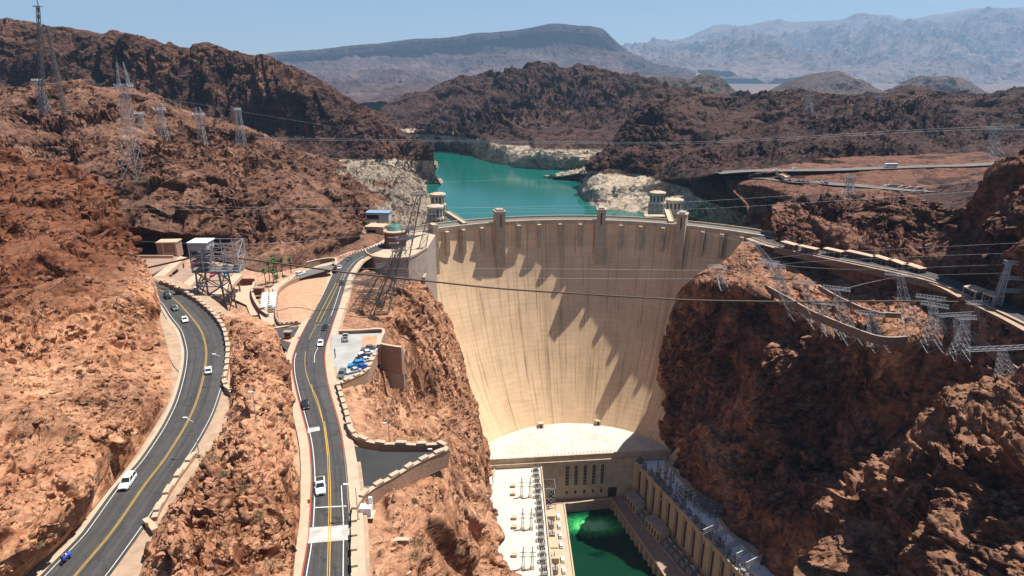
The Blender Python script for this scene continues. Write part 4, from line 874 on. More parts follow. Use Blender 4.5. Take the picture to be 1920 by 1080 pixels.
L1 = [S(x, y, Z1) for x, y in ((30, 1140), (85, 1078), (122, 1040), (160, 1000), (220, 917), (267, 863), (307, 803), (330, 757), (342, 718), (349, 685), (350, 655), (340, 620), (320, 593), (305, 570), (280, 548), (240, 525))]
R1 = [S(x, y, Z1) for x, y in ((150, 1140), (200, 1078), (240, 1024), (290, 953), (330, 891), (367, 833), (396, 780), (413, 732), (421, 695), (424, 655), (415, 620), (395, 592), (368, 567), (340, 550), (315, 537), (280, 520))]
L1 = resample(np.array(L1), 80); R1 = resample(np.array(R1), 80)
strip('verge', off(L1, -7), off(R1, 6), M_GRAVEL, dz=-.25)
strip('road', off(L1, -.7), off(R1, .5), M_ROAD)
strip('road_marking', L1, off(L1, .15), M_LINE, dz=.02)
strip('road_marking', R1, off(R1, -.15), M_LINE, dz=.02)
C1 = L1 + (R1 - L1) * .49
for d in (-.2, .1): strip('road_marking', off(C1, d), off(C1, d + .12), M_YEL, dz=.02)
strip('kerb', off(L1, -1.5), off(L1, -.7), M_KERB, dz=.06)
strip('layby', [S(x, y, Z1) for x, y in ((345, 655), (335, 622), (318, 603), (303, 592))][::-1], [S(x, y, Z1) for x, y in ((338, 700), (322, 680), (312, 650), (300, 605))][::-1], M_GRAVEL, dz=.03, n=20)
# lower road
e2 = lambda pts: [S(x, y, z2(y)) for x, y in pts]
L2 = resample(np.array(e2(((560, 1150), (568, 1078), (578, 1020), (583, 960), (585, 887), (580, 830), (567, 777), (556, 735), (549, 700), (549, 672), (560, 640), (577, 606), (590, 583), (605, 555), (625, 512), (634, 495), (649, 482), (668, 474), (690, 467), (720, 455), (760, 443)))), 110)
R2 = resample(np.array(e2(((655, 1150), (656, 1078), (655, 975), (652, 935), (647, 870), (636, 800), (621, 747), (612, 710), (608, 672), (611, 648), (617, 631), (624, 608), (637, 570), (650, 526), (657, 509), (671, 491), (686, 481), (700, 474), (720, 466), (760, 452), (798, 439)))), 110)
strip('verge', off(L2, -3.2), off(R2, 3.4), M_GRAVEL, dz=-.3, n=110)
strip('road', L2, R2, M_ROAD, n=110)
strip('pavement', off(at(L2, 0, .5), -2.3), off(at(L2, 0, .5), -.25), M_WALK, dz=.16)
strip('kerb', off(at(L2, 0, .5), -.18), at(L2, 0, .5), M_RED, dz=.17)
strip('pavement', off(at(L2, .56, .78), -1.6), off(at(L2, .56, .78), -.2), M_WALK, dz=.16)
strip('kerb', off(at(L2, .56, .78), -.2), at(L2, .56, .78), M_KERB, dz=.17)
strip('pavement', off(at(R2, 0, .55), .3), off(at(R2, 0, .55), 2.6), M_WALK, dz=.16)
strip('pavement', off(at(R2, .55, .8), .3), off(at(R2, .55, .8), 2.9), M_WALK, dz=.16)
strip('kerb', at(R2, 0.16, .5), off(at(R2, 0.16, .5), .2), M_RED, dz=.17)
strip('road_marking', off(at(L2, 0, .38), .5), off(at(L2, 0, .38), .68), M_LINE, dz=.02)
strip('road_marking', off(at(R2, 0, .12), -1.2), off(at(R2, 0, .12), -1.02), M_LINE, dz=.02)
strip('road_marking', off(at(R2, .5, .82), -1.9), off(at(R2, .5, .82), -1.72), M_LINE, dz=.02)
yl = e2(((613, 1150), (613, 1078), (616, 953), (613, 853), (605, 790), (594, 747), (580, 720), (572, 690), (572, 663), (580, 635), (592, 610)))
yl2 = e2(((614, 1150), (614, 1078), (617, 953), (614, 853), (607, 800), (594, 755), (586, 735), (584, 720)))
for P_ in (yl, yl2[3:]): strip('road_marking', P_, off(P_, .14), M_YEL, dz=.02)
strip('road_marking', off(yl[:5], .35), off(yl[:5], .52), M_YEL, dz=.02)
for pts in (((592, 604), (603, 580), (616, 556), (630, 530)), ((599, 604), (610, 582), (622, 558), (635, 530), (645, 508))):
    P_ = e2(pts); strip('road_marking', P_, off(P_, .18), M_YEL, dz=.02, n=20)
P_ = e2(((589, 680), (590, 664), (597, 648), (600, 634))); strip('road_marking', P_, off(P_, .16), M_LINE, dz=.02, n=16)
for a, b in (((589, 611), (623, 611)),):
    for k in range(5):
        x = a[0] + (b[0] - a[0]) * k / 5; P_ = e2(((x, 609), (x + 4, 609))); strip('road_marking', P_, off(P_, .7), M_LINE, dz=.02, n=3)
M_PAVE = mat('pale_paving', (.42, .40, .37), .9, var=.3, scale=.6)
def qsheet(name, pts, m, z=None, dz=0.0, kind='structure'):
    return sheet(name, [S(x, y, z2(y) if z is None else z, dz) for x, y in pts], m, kind)
qsheet('crossing', ((567, 1020), (572, 990), (656, 984), (656, 1012)), M_PAVE, dz=.03)
qsheet('crossing', ((577, 803), (599, 800), (600, 807), (577, 812)), M_PAVE, dz=.03)
P_ = e2(((590, 951), (650, 948))); strip('road_marking', P_, off(P_, .3), M_LINE, dz=.03, n=4)
# junction branch
qsheet('road', ((500, 622), (528, 615), (560, 612), (580, 604), (580, 640), (563, 668), (549, 676), (535, 655), (518, 640)), M_ASPH, dz=.012)
P_ = e2(((515, 616), (540, 612), (562, 606), (577, 603))); strip('kerb', P_, off(P_, -1.3), M_KERB, dz=.16, n=12)
isl = thing('traffic_island', 'triangular red kerbed island with brown kiosk on it in the side junction', 'traffic island', tuple(S(540, 636, z2(636))))
ip = [P2(S(x, y, z2(636)) - S(540, 636, z2(636))) for x, y in ((518, 636), (562, 632), (557, 645), (548, 645))]
MB().prism(ip, 0, .2).build('kerb', M_RED, isl); MB().prism([(x * .84, y * .8) for x, y in ip], .2, .24).build('paving', M_WALK, isl)
ki = thing('kiosk', 'small brown guard kiosk with flat roof on the red kerbed island', 'kiosk', tuple(S(541, 634, z2(636) + .24)))
MB().box((0, 0, 1.2), (2.2, 1.6, 2.4)).build('wall', M_BRICK, ki); MB().box((0, 0, 2.5), (2.8, 2.2, .25)).build('roof', M_DECK, ki); MB().box((0, -.82, 1.5), (1.6, .06, .8)).build('window', M_GLASS, ki)
# pale car park and dark car park
qsheet('car_park', ((622, 628), (718, 624), (710, 650), (703, 665), (690, 697), (660, 710), (639, 722), (628, 722), (622, 690), (620, 650)), M_LOT, z=184.6)
qsheet('car_park', ((651, 838), (665, 836), (680, 841), (717, 847), (787, 848), (827, 847), (800, 864), (765, 884), (735, 901), (700, 920), (676, 938), (662, 955), (656, 955), (652, 905)), M_ASPH2, z=187.35)
P_ = [S(x, y, 187.4) for x, y in ((663, 842), (667, 870), (674, 910), (700, 912))]; strip('road_marking', P_, off(P_, .16), M_LINE, n=20)
sp_ = qsheet('sand_bay', ((681, 629), (707, 629), (704, 652), (678, 652)), M_SAND, z=184.65)
def wallthing(label, pts, z, th=.8, zb=4, za=1.0, cat='wall', m=None, crenel=0, name='stone_wall', capm=None):
    P = [S(x, y, (z if not callable(z) else z(y))) for x, y in pts] if len(pts[0]) == 2 else [S(*p) for p in pts]
    P = resample(np.array(P), max(12, len(P) * 4)); base = P.mean(0); t = thing(name, label, cat, tuple(base)); Q = P - base
    MB().wall([tuple(q) for q in Q], th, zb, za).build('wall', m or M_STONE, t)
    MB().wall([tuple(q + np.array([0, 0, za])) for q in Q], th + .25, 0, .16).build('coping', capm or M_CAP, t)
    if crenel:
        D = np.r_[0, np.cumsum(np.linalg.norm(np.diff(P, axis=0), axis=1))]; n = int(D[-1] / crenel)
        for k in range(n):
            s = D[-1] * (k + .5) / n; i = min(np.searchsorted(D, s), len(Q) - 1); d = Q[i] - Q[i - 1]; c = Q[i - 1] + d * ((s - D[i - 1]) / (D[i] - D[i - 1] + 1e-9))
            MB().box((c[0], c[1], c[2] + za + .45), (crenel * (.5 + .12 * ((k * 7) % 5) / 5), th + .3, .42 + .1 * ((k * 3) % 4) / 4), math.atan2(d[1], d[0]) + .04 * ((k * 5) % 3 - 1)).build('merlon', capm or M_CAP, t)
    return t
wallthing('stone parapet with pale caps along the outer bend of the upper road', [tuple(p) + () for p in ((300, 531), (318, 537), (341, 549), (369, 565), (398, 590), (419, 618), (428, 655), (426, 695), (421, 722), (428, 735), (437, 742))], Z1, zb=14, crenel=4.2)
wallthing('low stone wall with pale caps on the right edge of the upper road', ((366, 852), (352, 872), (332, 900), (316, 925), (299, 955), (290, 975)), Z1, zb=2, za=.5, crenel=4.6)
wallthing('short brown wall end turned across the verge beside the upper road', ((274, 980), (284, 990), (292, 1001)), Z1, zb=1, za=.9)
wallthing('crenellated stone parapet along the right kerb at the near end of the lower road', ((667, 1150), (666, 1078), (665, 1040), (665, 1007), (667, 960), (680, 938), (707, 918), (740, 900), (773, 880), (807, 863), (838, 850)), lambda y: max(187.3, z2(y)) if y < 960 else z2(y), zb=3.4, crenel=4.0)
wallthing('crenellated stone parapet behind the dark empty car park', ((652, 790), (658, 812), (668, 824), (690, 834), (717, 839), (750, 839), (787, 841), (827, 840), (838, 850)), 187.3, zb=2.5, crenel=4.4)
wallthing('crenellated stone parapet running down beside the road below the pale car park', ((633, 722), (640, 747), (647, 770), (653, 792)), lambda y: z2(y), zb=4, crenel=3.6)
wallthing('stone wall along the far side of the pale car park', ((636, 625), (670, 624), (718, 622), (714, 640), (710, 652)), 184.6, zb=6, crenel=0)
wallthing('low stone wall along the drop at the near side of the pale car park', ((705, 666), (697, 682), (688, 699), (665, 711), (640, 722)), 184.6, zb=3.2, za=.7, crenel=3.4)
wallthing('brown stone spur wall pointing from the pale car park toward the canyon', ((712, 648), (732, 652), (753, 655)), 184.6, zb=9, za=.8)
pw_ = thing('retaining_wall', 'tall plain brown retaining wall below the pale car park', 'wall', tuple(S(738, 690, 174))); MB().box((0, 0, 0), (7.2, 1.2, 15), R(-4)).build('wall', M_CONC2, pw_)
wallthing('angled tan wall standing alone on the near rocky slope', ((768, 1020), (740, 1022), (741, 1055), (768, 1085)), 187.4, zb=3, za=1.0, m=M_CAP, th=.7)
wallthing('curving tan wall along the edge of the right plateau over the gorge', ((1330, 505), (1370, 507), (1400, 521), (1440, 540), (1480, 562), (1520, 585), (1560, 602), (1600, 618), (1640, 632), (1670, 636), (1700, 634)), 166.2, zb=2.8, za=.8, m=M_EARTH, th=.6, capm=M_CONC2)
wallthing('short curving wall across the middle of the right plateau', ((1535, 537), (1560, 552), (1590, 567), (1620, 580), (1650, 588), (1690, 590)), 169.2, zb=1.6, za=.6, m=M_EARTH, th=.5, capm=M_CONC2)
wallthing('tan wall dropping along the plateau edge at the far right', ((1808, 617), (1835, 633), (1860, 655), (1885, 675), (1925, 708), (1990, 760)), 168.2, zb=3, za=.8, m=M_EARTH, th=.6, capm=M_CONC2)
# Arizona side road with its parapet
A_c = [S(x, y, z) for x, y, z in ((1425, 444, 177.6), (1460, 456, 178.2), (1545, 475, 178.6), (1640, 494, 179), (1740, 515, 179.6), (1800, 535, 180), (1860, 565, 180.4), (1930, 597, 180.8), (2060, 665, 181))]
strip('road', off(A_c, -5), off(A_c, 5), M_ROAD, n=80); strip('pavement', off(A_c, 5), off(A_c, 6.2), M_DECK, n=80, dz=.15)
strip('verge', off(A_c, 4), off(A_c, 10), M_GRAVEL, n=80, dz=-.4)
wallthing('long stone parapet along the canyon side of the right hand road', ((1452, 466, 177.5), (1545, 487, 178), (1640, 507, 178.4), (1740, 530, 179), (1800, 551, 179.5), (1860, 582, 180), (1930, 616, 180.3), (2000, 652, 180.5)), None, zb=2.4, za=.9, m=M_EARTH, capm=M_CONC2)
for k, (x0, y0, x1, y1) in enumerate(((1466, 455, 1493, 462), (1497, 463, 1532, 470), (1544, 468, 1580, 475), (1586, 473, 1638, 484), (1637, 482, 1668, 491), (1669, 490, 1698, 500), (1698, 498, 1730, 508))):
    a = S(x0, y0 + 8, 178.5); b = S(x1, y1 + 8, 178.8); c = (a + b) / 2; L_ = np.linalg.norm(b - a); rz = math.atan2(b[1] - a[1], b[0] - a[0])
    t = thing('snow_shed', ['first', 'second', 'third', 'fourth', 'fifth', 'sixth', 'seventh'][k] + ' long shelter roof from the dam along the right hand road', 'shelter', (c[0], c[1], 178.4), rz, 'shelter roofs along the right hand road')
    MB().box((0, 0, 3.5), (L_ - .6, 4.4, .4)).build('roof', M_PINK, t)
    for s_ in (-.45, -.15, .15, .45): MB().box((L_ * s_, -1.9, 1.65), (.3, .3, 3.3)).build('post', M_DECK, t)
    MB().box((0, 2.0, 1.65), (L_ - .8, .3, 3.3)).build('back_wall', M_EARTH, t)
for k, (q, lb) in enumerate(((((1806, 537), (1824, 534), (1854, 545), (1830, 548)), 'left one of two wide tan canopy roofs on the right hand road'), (((1842, 549), (1858, 545), (1885, 555), (1866, 558)), 'right one of two wide tan canopy roofs on the right hand road'))):
    P = [S(x, y, 184.5) for x, y in q]; c = np.mean(P, 0); t = thing('canopy', lb, 'canopy', (c[0], c[1], 180.2), 0, 'wide canopy roofs'); pl = [P2(p - c) for p in P]
    MB().prism(pl, 4.0, 4.5).build('roof', M_PINK, t)
    for x, y in pl: MB().box((x * .9, y * .9, 2), (.5, .5, 4)).build('post', M_DECK, t)
# valley floor beside the garage
patch('terrace', [
  [(240, 488, 181.6), (330, 480, 181.2), (460, 500, 181), (540, 506, 181), (600, 492, 180), (650, 474, 178.4), (690, 462, 177.3)],
  [(260, 515, 181.4), (350, 520, 181), (460, 530, 181), (540, 528, 180.8), (600, 512, 179), (630, 494, 178), (668, 474, 177.4)],
  [(300, 548, 181.2), (380, 555, 181), (470, 570, 181), (530, 575, 181.8), (575, 565, 181), (603, 552, 180), (630, 500, 178)],
  [(320, 570, 181), (400, 600, 181), (470, 615, 181.3), (520, 620, 182.9), (553, 610, 182.8), (576, 603, 182.4), (586, 590, 181.7)],
  [(330, 600, 178), (400, 640, 178), (470, 660, 180), (520, 660, 183.2), (545, 640, 183.4), (560, 625, 183.2), (576, 612, 182.7)]],
  240, 200, rock('rock_terrace', (.20, .09, .055), (.33, .175, .11), (.44, .27, .18), (.42, .25, .165), scale=.7, streak=0, bump=.4), 7, .7, wt=(.1, .6, .6, .5, .2), seed=101, edge=(.3, 0), low=.4, vs=1)
qsheet('pavement', ((486, 575), (489, 560), (500, 545), (520, 530), (556, 512), (600, 496), (630, 489), (633, 492), (600, 502), (560, 518), (536, 532), (521, 545), (516, 575), (517, 608), (528, 614), (508, 618), (492, 605), (487, 590)), M_WALK, z=182.6)
qsheet('car_park', ((549, 520), (575, 507), (600, 500), (622, 497), (626, 503), (600, 511), (570, 520), (545, 529)), M_ASPHG, z=182.75)
patch('sand_slope', [
  [(523, 548, 182.3), (545, 532, 182.1), (575, 521, 181), (600, 512, 179.6), (622, 514, 178.9)],
  [(520, 565, 183), (545, 558, 183.4), (575, 548, 182.4), (598, 540, 181), (612, 538, 180)],
  [(520, 585, 183), (540, 583, 183.9), (565, 580, 183.4), (585, 574, 182.2), (596, 570, 181.3)],
  [(524, 603, 182.9), (535, 609, 183), (550, 608, 183), (566, 602, 182.8), (578, 598, 182.3)]], 120, 100, M_SAND, 9, .35, wt=(0, 1, 1, 0), seed=111, edge=(0, 0), low=.5, vs=1, kind='structure')
wallthing('stone wall with dark teeth between the sand slope and the visitor plaza', ((560, 524), (540, 534), (525, 546), (519, 560), (518, 580), (519, 600), (528, 611), (560, 607)), 182.8, zb=2, za=.8, crenel=1.6, th=.5)
wallthing('brown curved ramp wall beside the visitor plaza', ((478, 535), (474, 548), (476, 562), (483, 576), (492, 588), (503, 596)), 182.3, zb=3, za=1.6, m=M_DECK)
wallthing('brown retaining wall below the rising side road', ((575, 500), (600, 494), (629, 492), (630, 505)), 181, zb=2, za=2.2, m=M_DECK)
qsheet('ramp', ((436, 560), (440, 538), (476, 534), (474, 550), (480, 572), (490, 590), (470, 592), (462, 572), (450, 566)), M_PINK, z=181.9)
# parking garage
ga = thing('parking_garage', 'terraced pink concrete parking garage with long sloping roof slabs cut into the hill', 'garage', tuple(S(350, 540, 181)))
def gslab(px, z, th, name, m):
    P = [S(x, y, z) for x, y in px]; return MB().prism([P2(p) for p in P], z - th, z).build(name, m, ga, world=True)
gslab(((262, 525), (268, 505), (262, 482), (330, 480), (342, 486)), 186.8, .6, 'deck', M_DECK)
MB().wall([S(262, 481, 187.6), S(325, 481, 187.6)], .8, 2, .6).build('parapet', M_CAP, ga, world=True)
for nm, q in (('roof_slab', ((284, 524), (289, 517), (338, 480), (349, 483), (293, 530), (292, 537))), ('roof_slab', ((334, 543), (340, 534), (376, 505), (388, 508), (352, 540), (345, 551))), ('roof_slab', ((386, 570), (392, 560), (440, 512), (455, 514), (405, 566), (396, 577)))):
    gslab(q, 188.6, 1.5, nm, M_PINK)
gslab(((300, 534), (352, 497), (380, 503), (338, 545)), 186.2, .5, 'deck', M_DECK)
gslab(((356, 548), (392, 510), (436, 512), (392, 572), (370, 566)), 185.4, .5, 'deck', M_DECK)
for a, b in (((293, 537), (349, 486)), ((348, 552), (388, 511)), ((405, 566), (452, 518))):
    for k in range(5):
        x = a[0] + (b[0] - a[0]) * (k + .5) / 5; y = a[1] + (b[1] - a[1]) * (k + .5) / 5; p = S(x, y + 3, 187); MB().box((p[0], p[1], 184), (.6, .6, 6.4)).build('column', M_DECK, ga, world=True)
MB().wall([S(430, 532, 181.6), S(478, 532, 181.6)], .8, 2, 2.4).build('low_wall', M_BRICK, ga, world=True)
st = thing('stair_tower', 'square pink concrete stair tower with white rim above the garage', 'tower', tuple(S(321, 480, 186)), R(6))
MB().box((0, 0, 3.6), (9.2, 6.5, 7.4)).build('wall', mat('concrete_mauve', (.33, .19, .14), .9, var=.1, scale=.5), st)
MB().box((0, 0, 7.5), (9.8, 7.1, .5)).build('rim', M_CAP, st); MB().box((1.2, -3.3, 4.2), (4.2, .2, 4.6)).build('opening', M_DECK, st); MB().box((-1.6, -3.45, 3.8), (1.0, .5, 7.4)).build('pier', M_CAP, st); MB().box((4.2, -3.45, 3.8), (.9, .5, 7.4)).build('pier', M_CAP, st); MB().box((1.4, -3.6, 2.4), (4.6, .5, .8)).build('lintel', M_CAP, st)
# umbrellas, huts, palms on the plaza
um0 = thing('sunshade', 'white square sunshade in the double row on the visitor plaza', 'sunshade', (0, 0, 182.6), 0, 'white sunshades on the visitor plaza')
MB().bar((0, 0, 0), (0, 0, 2.3), .12).build('post', M_STEEL, um0)
MB().add([(-1.25, -.95, 2.2), (1.25, -.95, 2.2), (1.25, .95, 2.2), (-1.25, .95, 2.2), (0, 0, 2.9)], [(3, 2, 1, 0), (0, 1, 4), (1, 2, 4), (2, 3, 4), (3, 0, 4)]).build('canopy', M_WHITE, um0)
for k in range(7):
    for j, x in enumerate((496, 512)):
        loc = tuple(S(x + (k - 3) * -.5, 556 + 4.1 * k + 4, 182.6))
        if k == 0 and j == 0: um0.location = loc
        else: dup(um0, loc, 0)
hk = thing('ticket_hut', 'small brown hut with flat roof above the white sunshades', 'hut', tuple(S(486, 552, 182.6))); MB().box((0, 0, 1.5), (3.4, 2.6, 3)).build('wall', M_BRICK, hk); MB().box((0, 0, 3.1), (4.2, 3.2, .3)).build('roof', M_DECK, hk)
M_PALM = mat('palm_leaf', (.055, .12, .025), .6, var=.3, scale=2); M_PTR = mat('palm_trunk', (.16, .10, .065), .9, var=.2, scale=2)
rng = random.Random(11)
def palm(loc, h, label, seed):
    r = random.Random(seed); t = thing('palm_tree', label, 'palm', loc, r.random() * 6, 'palm trees by the visitor plaza')
    MB().bar((0, 0, 0), (.2, 0, h), .42, .28, n=8).build('trunk', M_PTR, t); m = MB()
    for k in range(46):
        a = r.random() * 6.28; el = r.uniform(-.9, 1.2); L_ = r.uniform(1.5, 2.3); p = Vector((.2, 0, h)); w_ = .34; prev = None
        for j in range(5):
            s = j / 4; d = Vector((math.cos(a) * math.cos(el - s * 1.3), math.sin(a) * math.cos(el - s * 1.3), math.sin(el - s * 1.3))) * L_ / 4
            side = Vector((-math.sin(a), math.cos(a), 0)) * w_ * (1 - s * .8) * (.4 + s if s < .5 else 1); c = (p - side, p + side + Vector((0, 0, -.05)))
            if prev: m.add([prev[0], prev[1], c[1], c[0]], [(0, 1, 2, 3)])
            prev = c; p = p + d
    m.build('crown', M_PALM, t)
for k, (x, yb, yt) in enumerate(((499, 536, 506), (513, 532, 507), (519, 530, 519), (506, 528, 491), (516, 526, 487), (521, 522, 488), (531, 522, 486), (546, 512, 485))):
    p = S(x, yb, 182.4); Dd = p[1]; h = S(x, yt, -Dd)[2] - 182.4
    palm(tuple(p), max(3, h), ['leftmost palm of the front row by the plaza', 'middle palm of the front row by the plaza', 'shortest palm with bright crown by the plaza', 'leftmost palm of the back row by the plaza', 'tall palm in the centre of the back row', 'tall palm just right of the back row centre', 'palm standing right of the clustered palms', 'lone palm farthest right against the rock'][k], k)
# ================================================================== VEHICLES
M_TYRE = mat('tyre', (.02, .02, .02), .9); M_HEAD = mat('lamp_lens', (.6, .6, .58), .15); M_TAIL = mat('tail_lens', (.35, .02, .015), .2)
PAINT = {}
def paint(col):
    k = 'paint_%02x%02x%02x' % tuple(int(c * 255) for c in col)
    return mat(k, col, .28, spec=.6)
def loft_y(secs):
    """secs: list of (y, [(x,z)...half ring from bottom centre outwards to top]) mirrored"""
    m = MB(); V = []; n = None
    for y, ring in secs:
        full = [(x, z) for x, z in ring] + [(-x, z) for x, z in ring[::-1]]; n = len(full); V += [(x, y, z) for x, z in full]
    F_ = [tuple(range(n))[::-1], tuple(range((len(secs) - 1) * n, len(secs) * n))]
    for j in range(len(secs) - 1):
        for k in range(n): a = j * n + k; b = j * n + (k + 1) % n; F_.append((a, b, b + n, a + n))
    return m.add(V, F_)
def car(kind, col, label, loc, rz, cat='car', group=None):
    """front points to +y"""
    L_, W, H_ = {'sedan': (4.7, 1.84, 1.45), 'suv': (4.9, 1.95, 1.78), 'pickup': (5.8, 2.02, 1.9)}[kind]
    t = thing({'sedan': 'car', 'suv': 'sport_utility_vehicle', 'pickup': 'pickup_truck'}[kind], label, cat, loc, rz, group); w_ = W / 2; P_ = paint(col); hb = H_ * .58; l = L_ / 2
    if kind == 'sedan': hood = (-l, hb * .93, -l * .60, hb, l * .42, hb, l * .95, hb * .80)
    elif kind == 'suv': hood = (-l, hb, -l * .8, hb, l * .48, hb, l * .95, hb * .90)
    else: hood = (-l, hb, -l * .2, hb, l * .46, hb, l * .96, hb * .93)
    def ring(wf, z0, z1): return [(w_ * wf * .9, z0), (w_ * wf, z0 + .12), (w_ * wf, z1 - .12), (w_ * wf * .9, z1)]
    body = loft_y([(-l, ring(.86, .42, hood[1] - .06)), (-l * .93, ring(.97, .28, hood[1])), (hood[2], ring(1, .25, hood[3])), (hood[4], ring(1, .25, hood[5])), (hood[6] * .93, ring(.97, .27, hood[7])), (l, ring(.82, .40, hood[7] - .14))])
    bo = body.build('body', P_, t, smooth=False)
    r0, r1 = {'sedan': (-l * .70, l * .36), 'suv': (-l * .94, l * .40), 'pickup': (-l * .06, l * .44)}[kind]
    f0 = r0 + (.55 if kind == 'sedan' else .22); f1 = r1 - (.75 if kind != 'pickup' else .55)
    g = MB(); V = [(-w_ * .9, r0, hb - .03), (w_ * .9, r0, hb - .03), (w_ * .9, r1, hb - .03), (-w_ * .9, r1, hb - .03), (-w_ * .74, f0, H_ - .07), (w_ * .74, f0, H_ - .07), (w_ * .74, f1, H_ - .07), (-w_ * .74, f1, H_ - .07)]
    g.add(V, [(3, 2, 1, 0), (4, 5, 6, 7), (0, 1, 5, 4), (1, 2, 6, 5), (2, 3, 7, 6), (3, 0, 4, 7)]).build('windows', M_GLASS, t)
    rf_ = MB().box((0, (f0 + f1) / 2, H_ - .035), (w_ * 1.52, f1 - f0 + .06, .07), 0, .94)
    for sx in (-1, 1):
        for ya, yb in ((r0, f0), (r1, f1), ((r0 + r1) / 2, (f0 + f1) / 2)): rf_.bar((sx * w_ * .905, ya, hb - .03), (sx * w_ * .745, yb, H_ - .05), .09)
    rf_.build('roof', P_, t)
    if kind == 'pickup': MB().box((0, -l * .54, hb + .004), (W * .78, l * .78, .02)).build('load_bed', M_DARK, t)
    for sx in (-1, 1):
        for sy in (-.62, .64):
            wh = MB().bar((sx * (w_ - .22), l * sy, .34), (sx * (w_ + .01), l * sy, .34), .68, n=14).build('wheel', M_TYRE, t)
            MB().bar((sx * (w_ + .01), l * sy, .34), (sx * (w_ + .02), l * sy, .34), .40, n=10).build('rim', M_STEEL, wh)
        MB().box((sx * w_ * .62, l * .985, .62), (.36, .12, .16)).build('headlight', M_HEAD, t)
        MB().box((sx * w_ * .66, -l * .99, .78), (.26, .08, .18)).build('tail_light', M_TAIL, t)
        MB().box((sx * (w_ + .1), r1 - .25, hb + .08), (.18, .12, .14)).build('mirror', P_, t)
    MB().box((0, l * .99, .5), (W * .42, .06, .22)).build('grille', M_DARK, t)
    return t
def hd(a, b, z):      # heading from photo position a towards b on the ground
    A, B = S(*a, z), S(*b, z); return math.atan2(B[1] - A[1], B[0] - A[0]) - R(90)
WH = (.78, .78, .77); SI = (.42, .43, .45); BK = (.012, .012, .014); GY = (.12, .12, .125); DB = (.02, .07, .30); LB = (.03, .25, .55)
RC = 'cars driving on the upper road'; LC = 'cars driving on the lower road'
for kind, col, (x, y), (x2, y2), z, lb, ct, g in (
  ('suv', WH, (240, 908), (212, 948), Z1, 'large white sport utility vehicle driving down the near end of the upper road', 'car', RC),
  ('sedan', WH, (391, 697), (390, 670), Z1, 'silver white saloon driving away in the right lane of the upper road', 'car', RC),
  ('sedan', WH, (347, 602), (360, 628), Z1, 'white car coming round the bend of the upper road', 'car', RC),
  ('sedan', GY, (328, 580), (343, 600), Z1, 'dark grey car between the white car and the black one on the bend', 'car', RC),
  ('suv', BK, (315, 558), (330, 573), Z1, 'large black vehicle half hidden at the far end of the upper road', 'car', RC),
  ('pickup', WH, (601, 916), (603, 950), None, 'white pickup truck driving down the lower road before the pale crossing', 'truck', None),
  ('sedan', BK, (573, 762), (582, 800), None, 'small black car in the left lane of the lower road', 'car', LC),
  ('sedan', WH, (601, 646), (598, 670), None, 'white car at the junction on the lower road', 'car', LC),
  ('sedan', BK, (609, 617), (603, 640), None, 'black car just behind the white car at the junction', 'car', LC),
  ('sedan', BK, (640, 533), (628, 560), None, 'black car on the straight beside the sand slope', 'car', LC),
  ('sedan', (.45, .5, .6), (637, 503), (630, 520), None, 'pale blue car where the lower road bends toward the dam', 'car', LC),
  ('sedan', GY, (655, 487), (642, 497), None, 'grey car farthest up the bend below the round overlook', 'car', LC),
  ('suv', WH, (564, 515), (590, 506), 182.75, 'white van parked on the grey strip above the sand slope', 'car', None)):
    zz = z2(y) if z is None else z
    car(kind, col, lb, tuple(S(x, y, zz, .01)), hd((x, y), (x2, y2), zz), ct, g)
pk = 'cars parked on the pale concrete lot'
for kind, col, (x, y), (dx, dy), lb in (
  ('pickup', SI, (648, 636), (1, -26), 'silver pickup parked alone at the top of the pale lot'), ('sedan', GY, (691, 655), (-20, 3), 'grey car at the top of the parked row'),
  ('sedan', WH, (686, 664), (-20, 3), 'white car second from the top of the parked row'), ('sedan', BK, (680, 672), (-20, 5), 'black car in the middle of the parked row'),
  ('sedan', (.6, .6, .6), (683, 678), (-20, 5), 'silver car between the black car and the blue ones'), ('suv', LB, (668, 686), (-20, 4), 'bright light blue van in the parked row'),
  ('sedan', DB, (677, 692), (-20, 5), 'deep blue car at the right end below the light blue one'), ('sedan', SI, (663, 698), (-20, 5), 'silver car below the blue cars in the parked row'),
  ('suv', GY, (641, 705), (-8, 16), 'dark grey vehicle parked apart at the lower left of the lot')):
    car(kind, col, lb, tuple(S(x, y, 184.62)), hd((x, y), (x + dx, y + dy), 184.62), 'car', pk)
gp = 'cars in the parking garage'
for kind, col, (x, y), lb in (('sedan', (.75, .75, .75), (368, 545), 'white car in the garage bay beside the steel tower'), ('sedan', GY, (376, 535), 'grey car parked behind the white one in the garage bay'), ('suv', (.30, .03, .08), (364, 500), 'dark red van at the top end of the middle garage deck'), ('sedan', (.45, .02, .12), (400, 516), 'crimson car seen through the steel tower'), ('sedan', LB, (424, 516), 'blue car seen through the steel tower'), ('sedan', SI, (396, 508), 'silver car at the far end of the right garage deck')):
    car(kind, col, lb, tuple(S(x, y, 186.0 if x < 390 else 185.5)), hd((x, y), (x - 20, y + 18), 186), 'car', gp)
# small far cars: one prototype, copies
def farcars(P_, z, lb, g, seed):
    r = random.Random(seed); pr = None
    for k, (x, y, h_) in enumerate(P_):
        c = [WH, SI, BK, GY, DB, (.3, .02, .02), WH, BK][r.randrange(8)]
        if pr is None or k < 3: pr = car('sedan', c, lb, tuple(S(x, y, z)), h_ + r.uniform(-.1, .1), 'car', g); PR.append((pr, paint(c)))
        else:
            src, pm = PR[-(1 + k % 3)]; dup(src, tuple(S(x, y, z)), h_ + r.uniform(-.1, .1), mats={pm.name: paint(c)})
PR = []
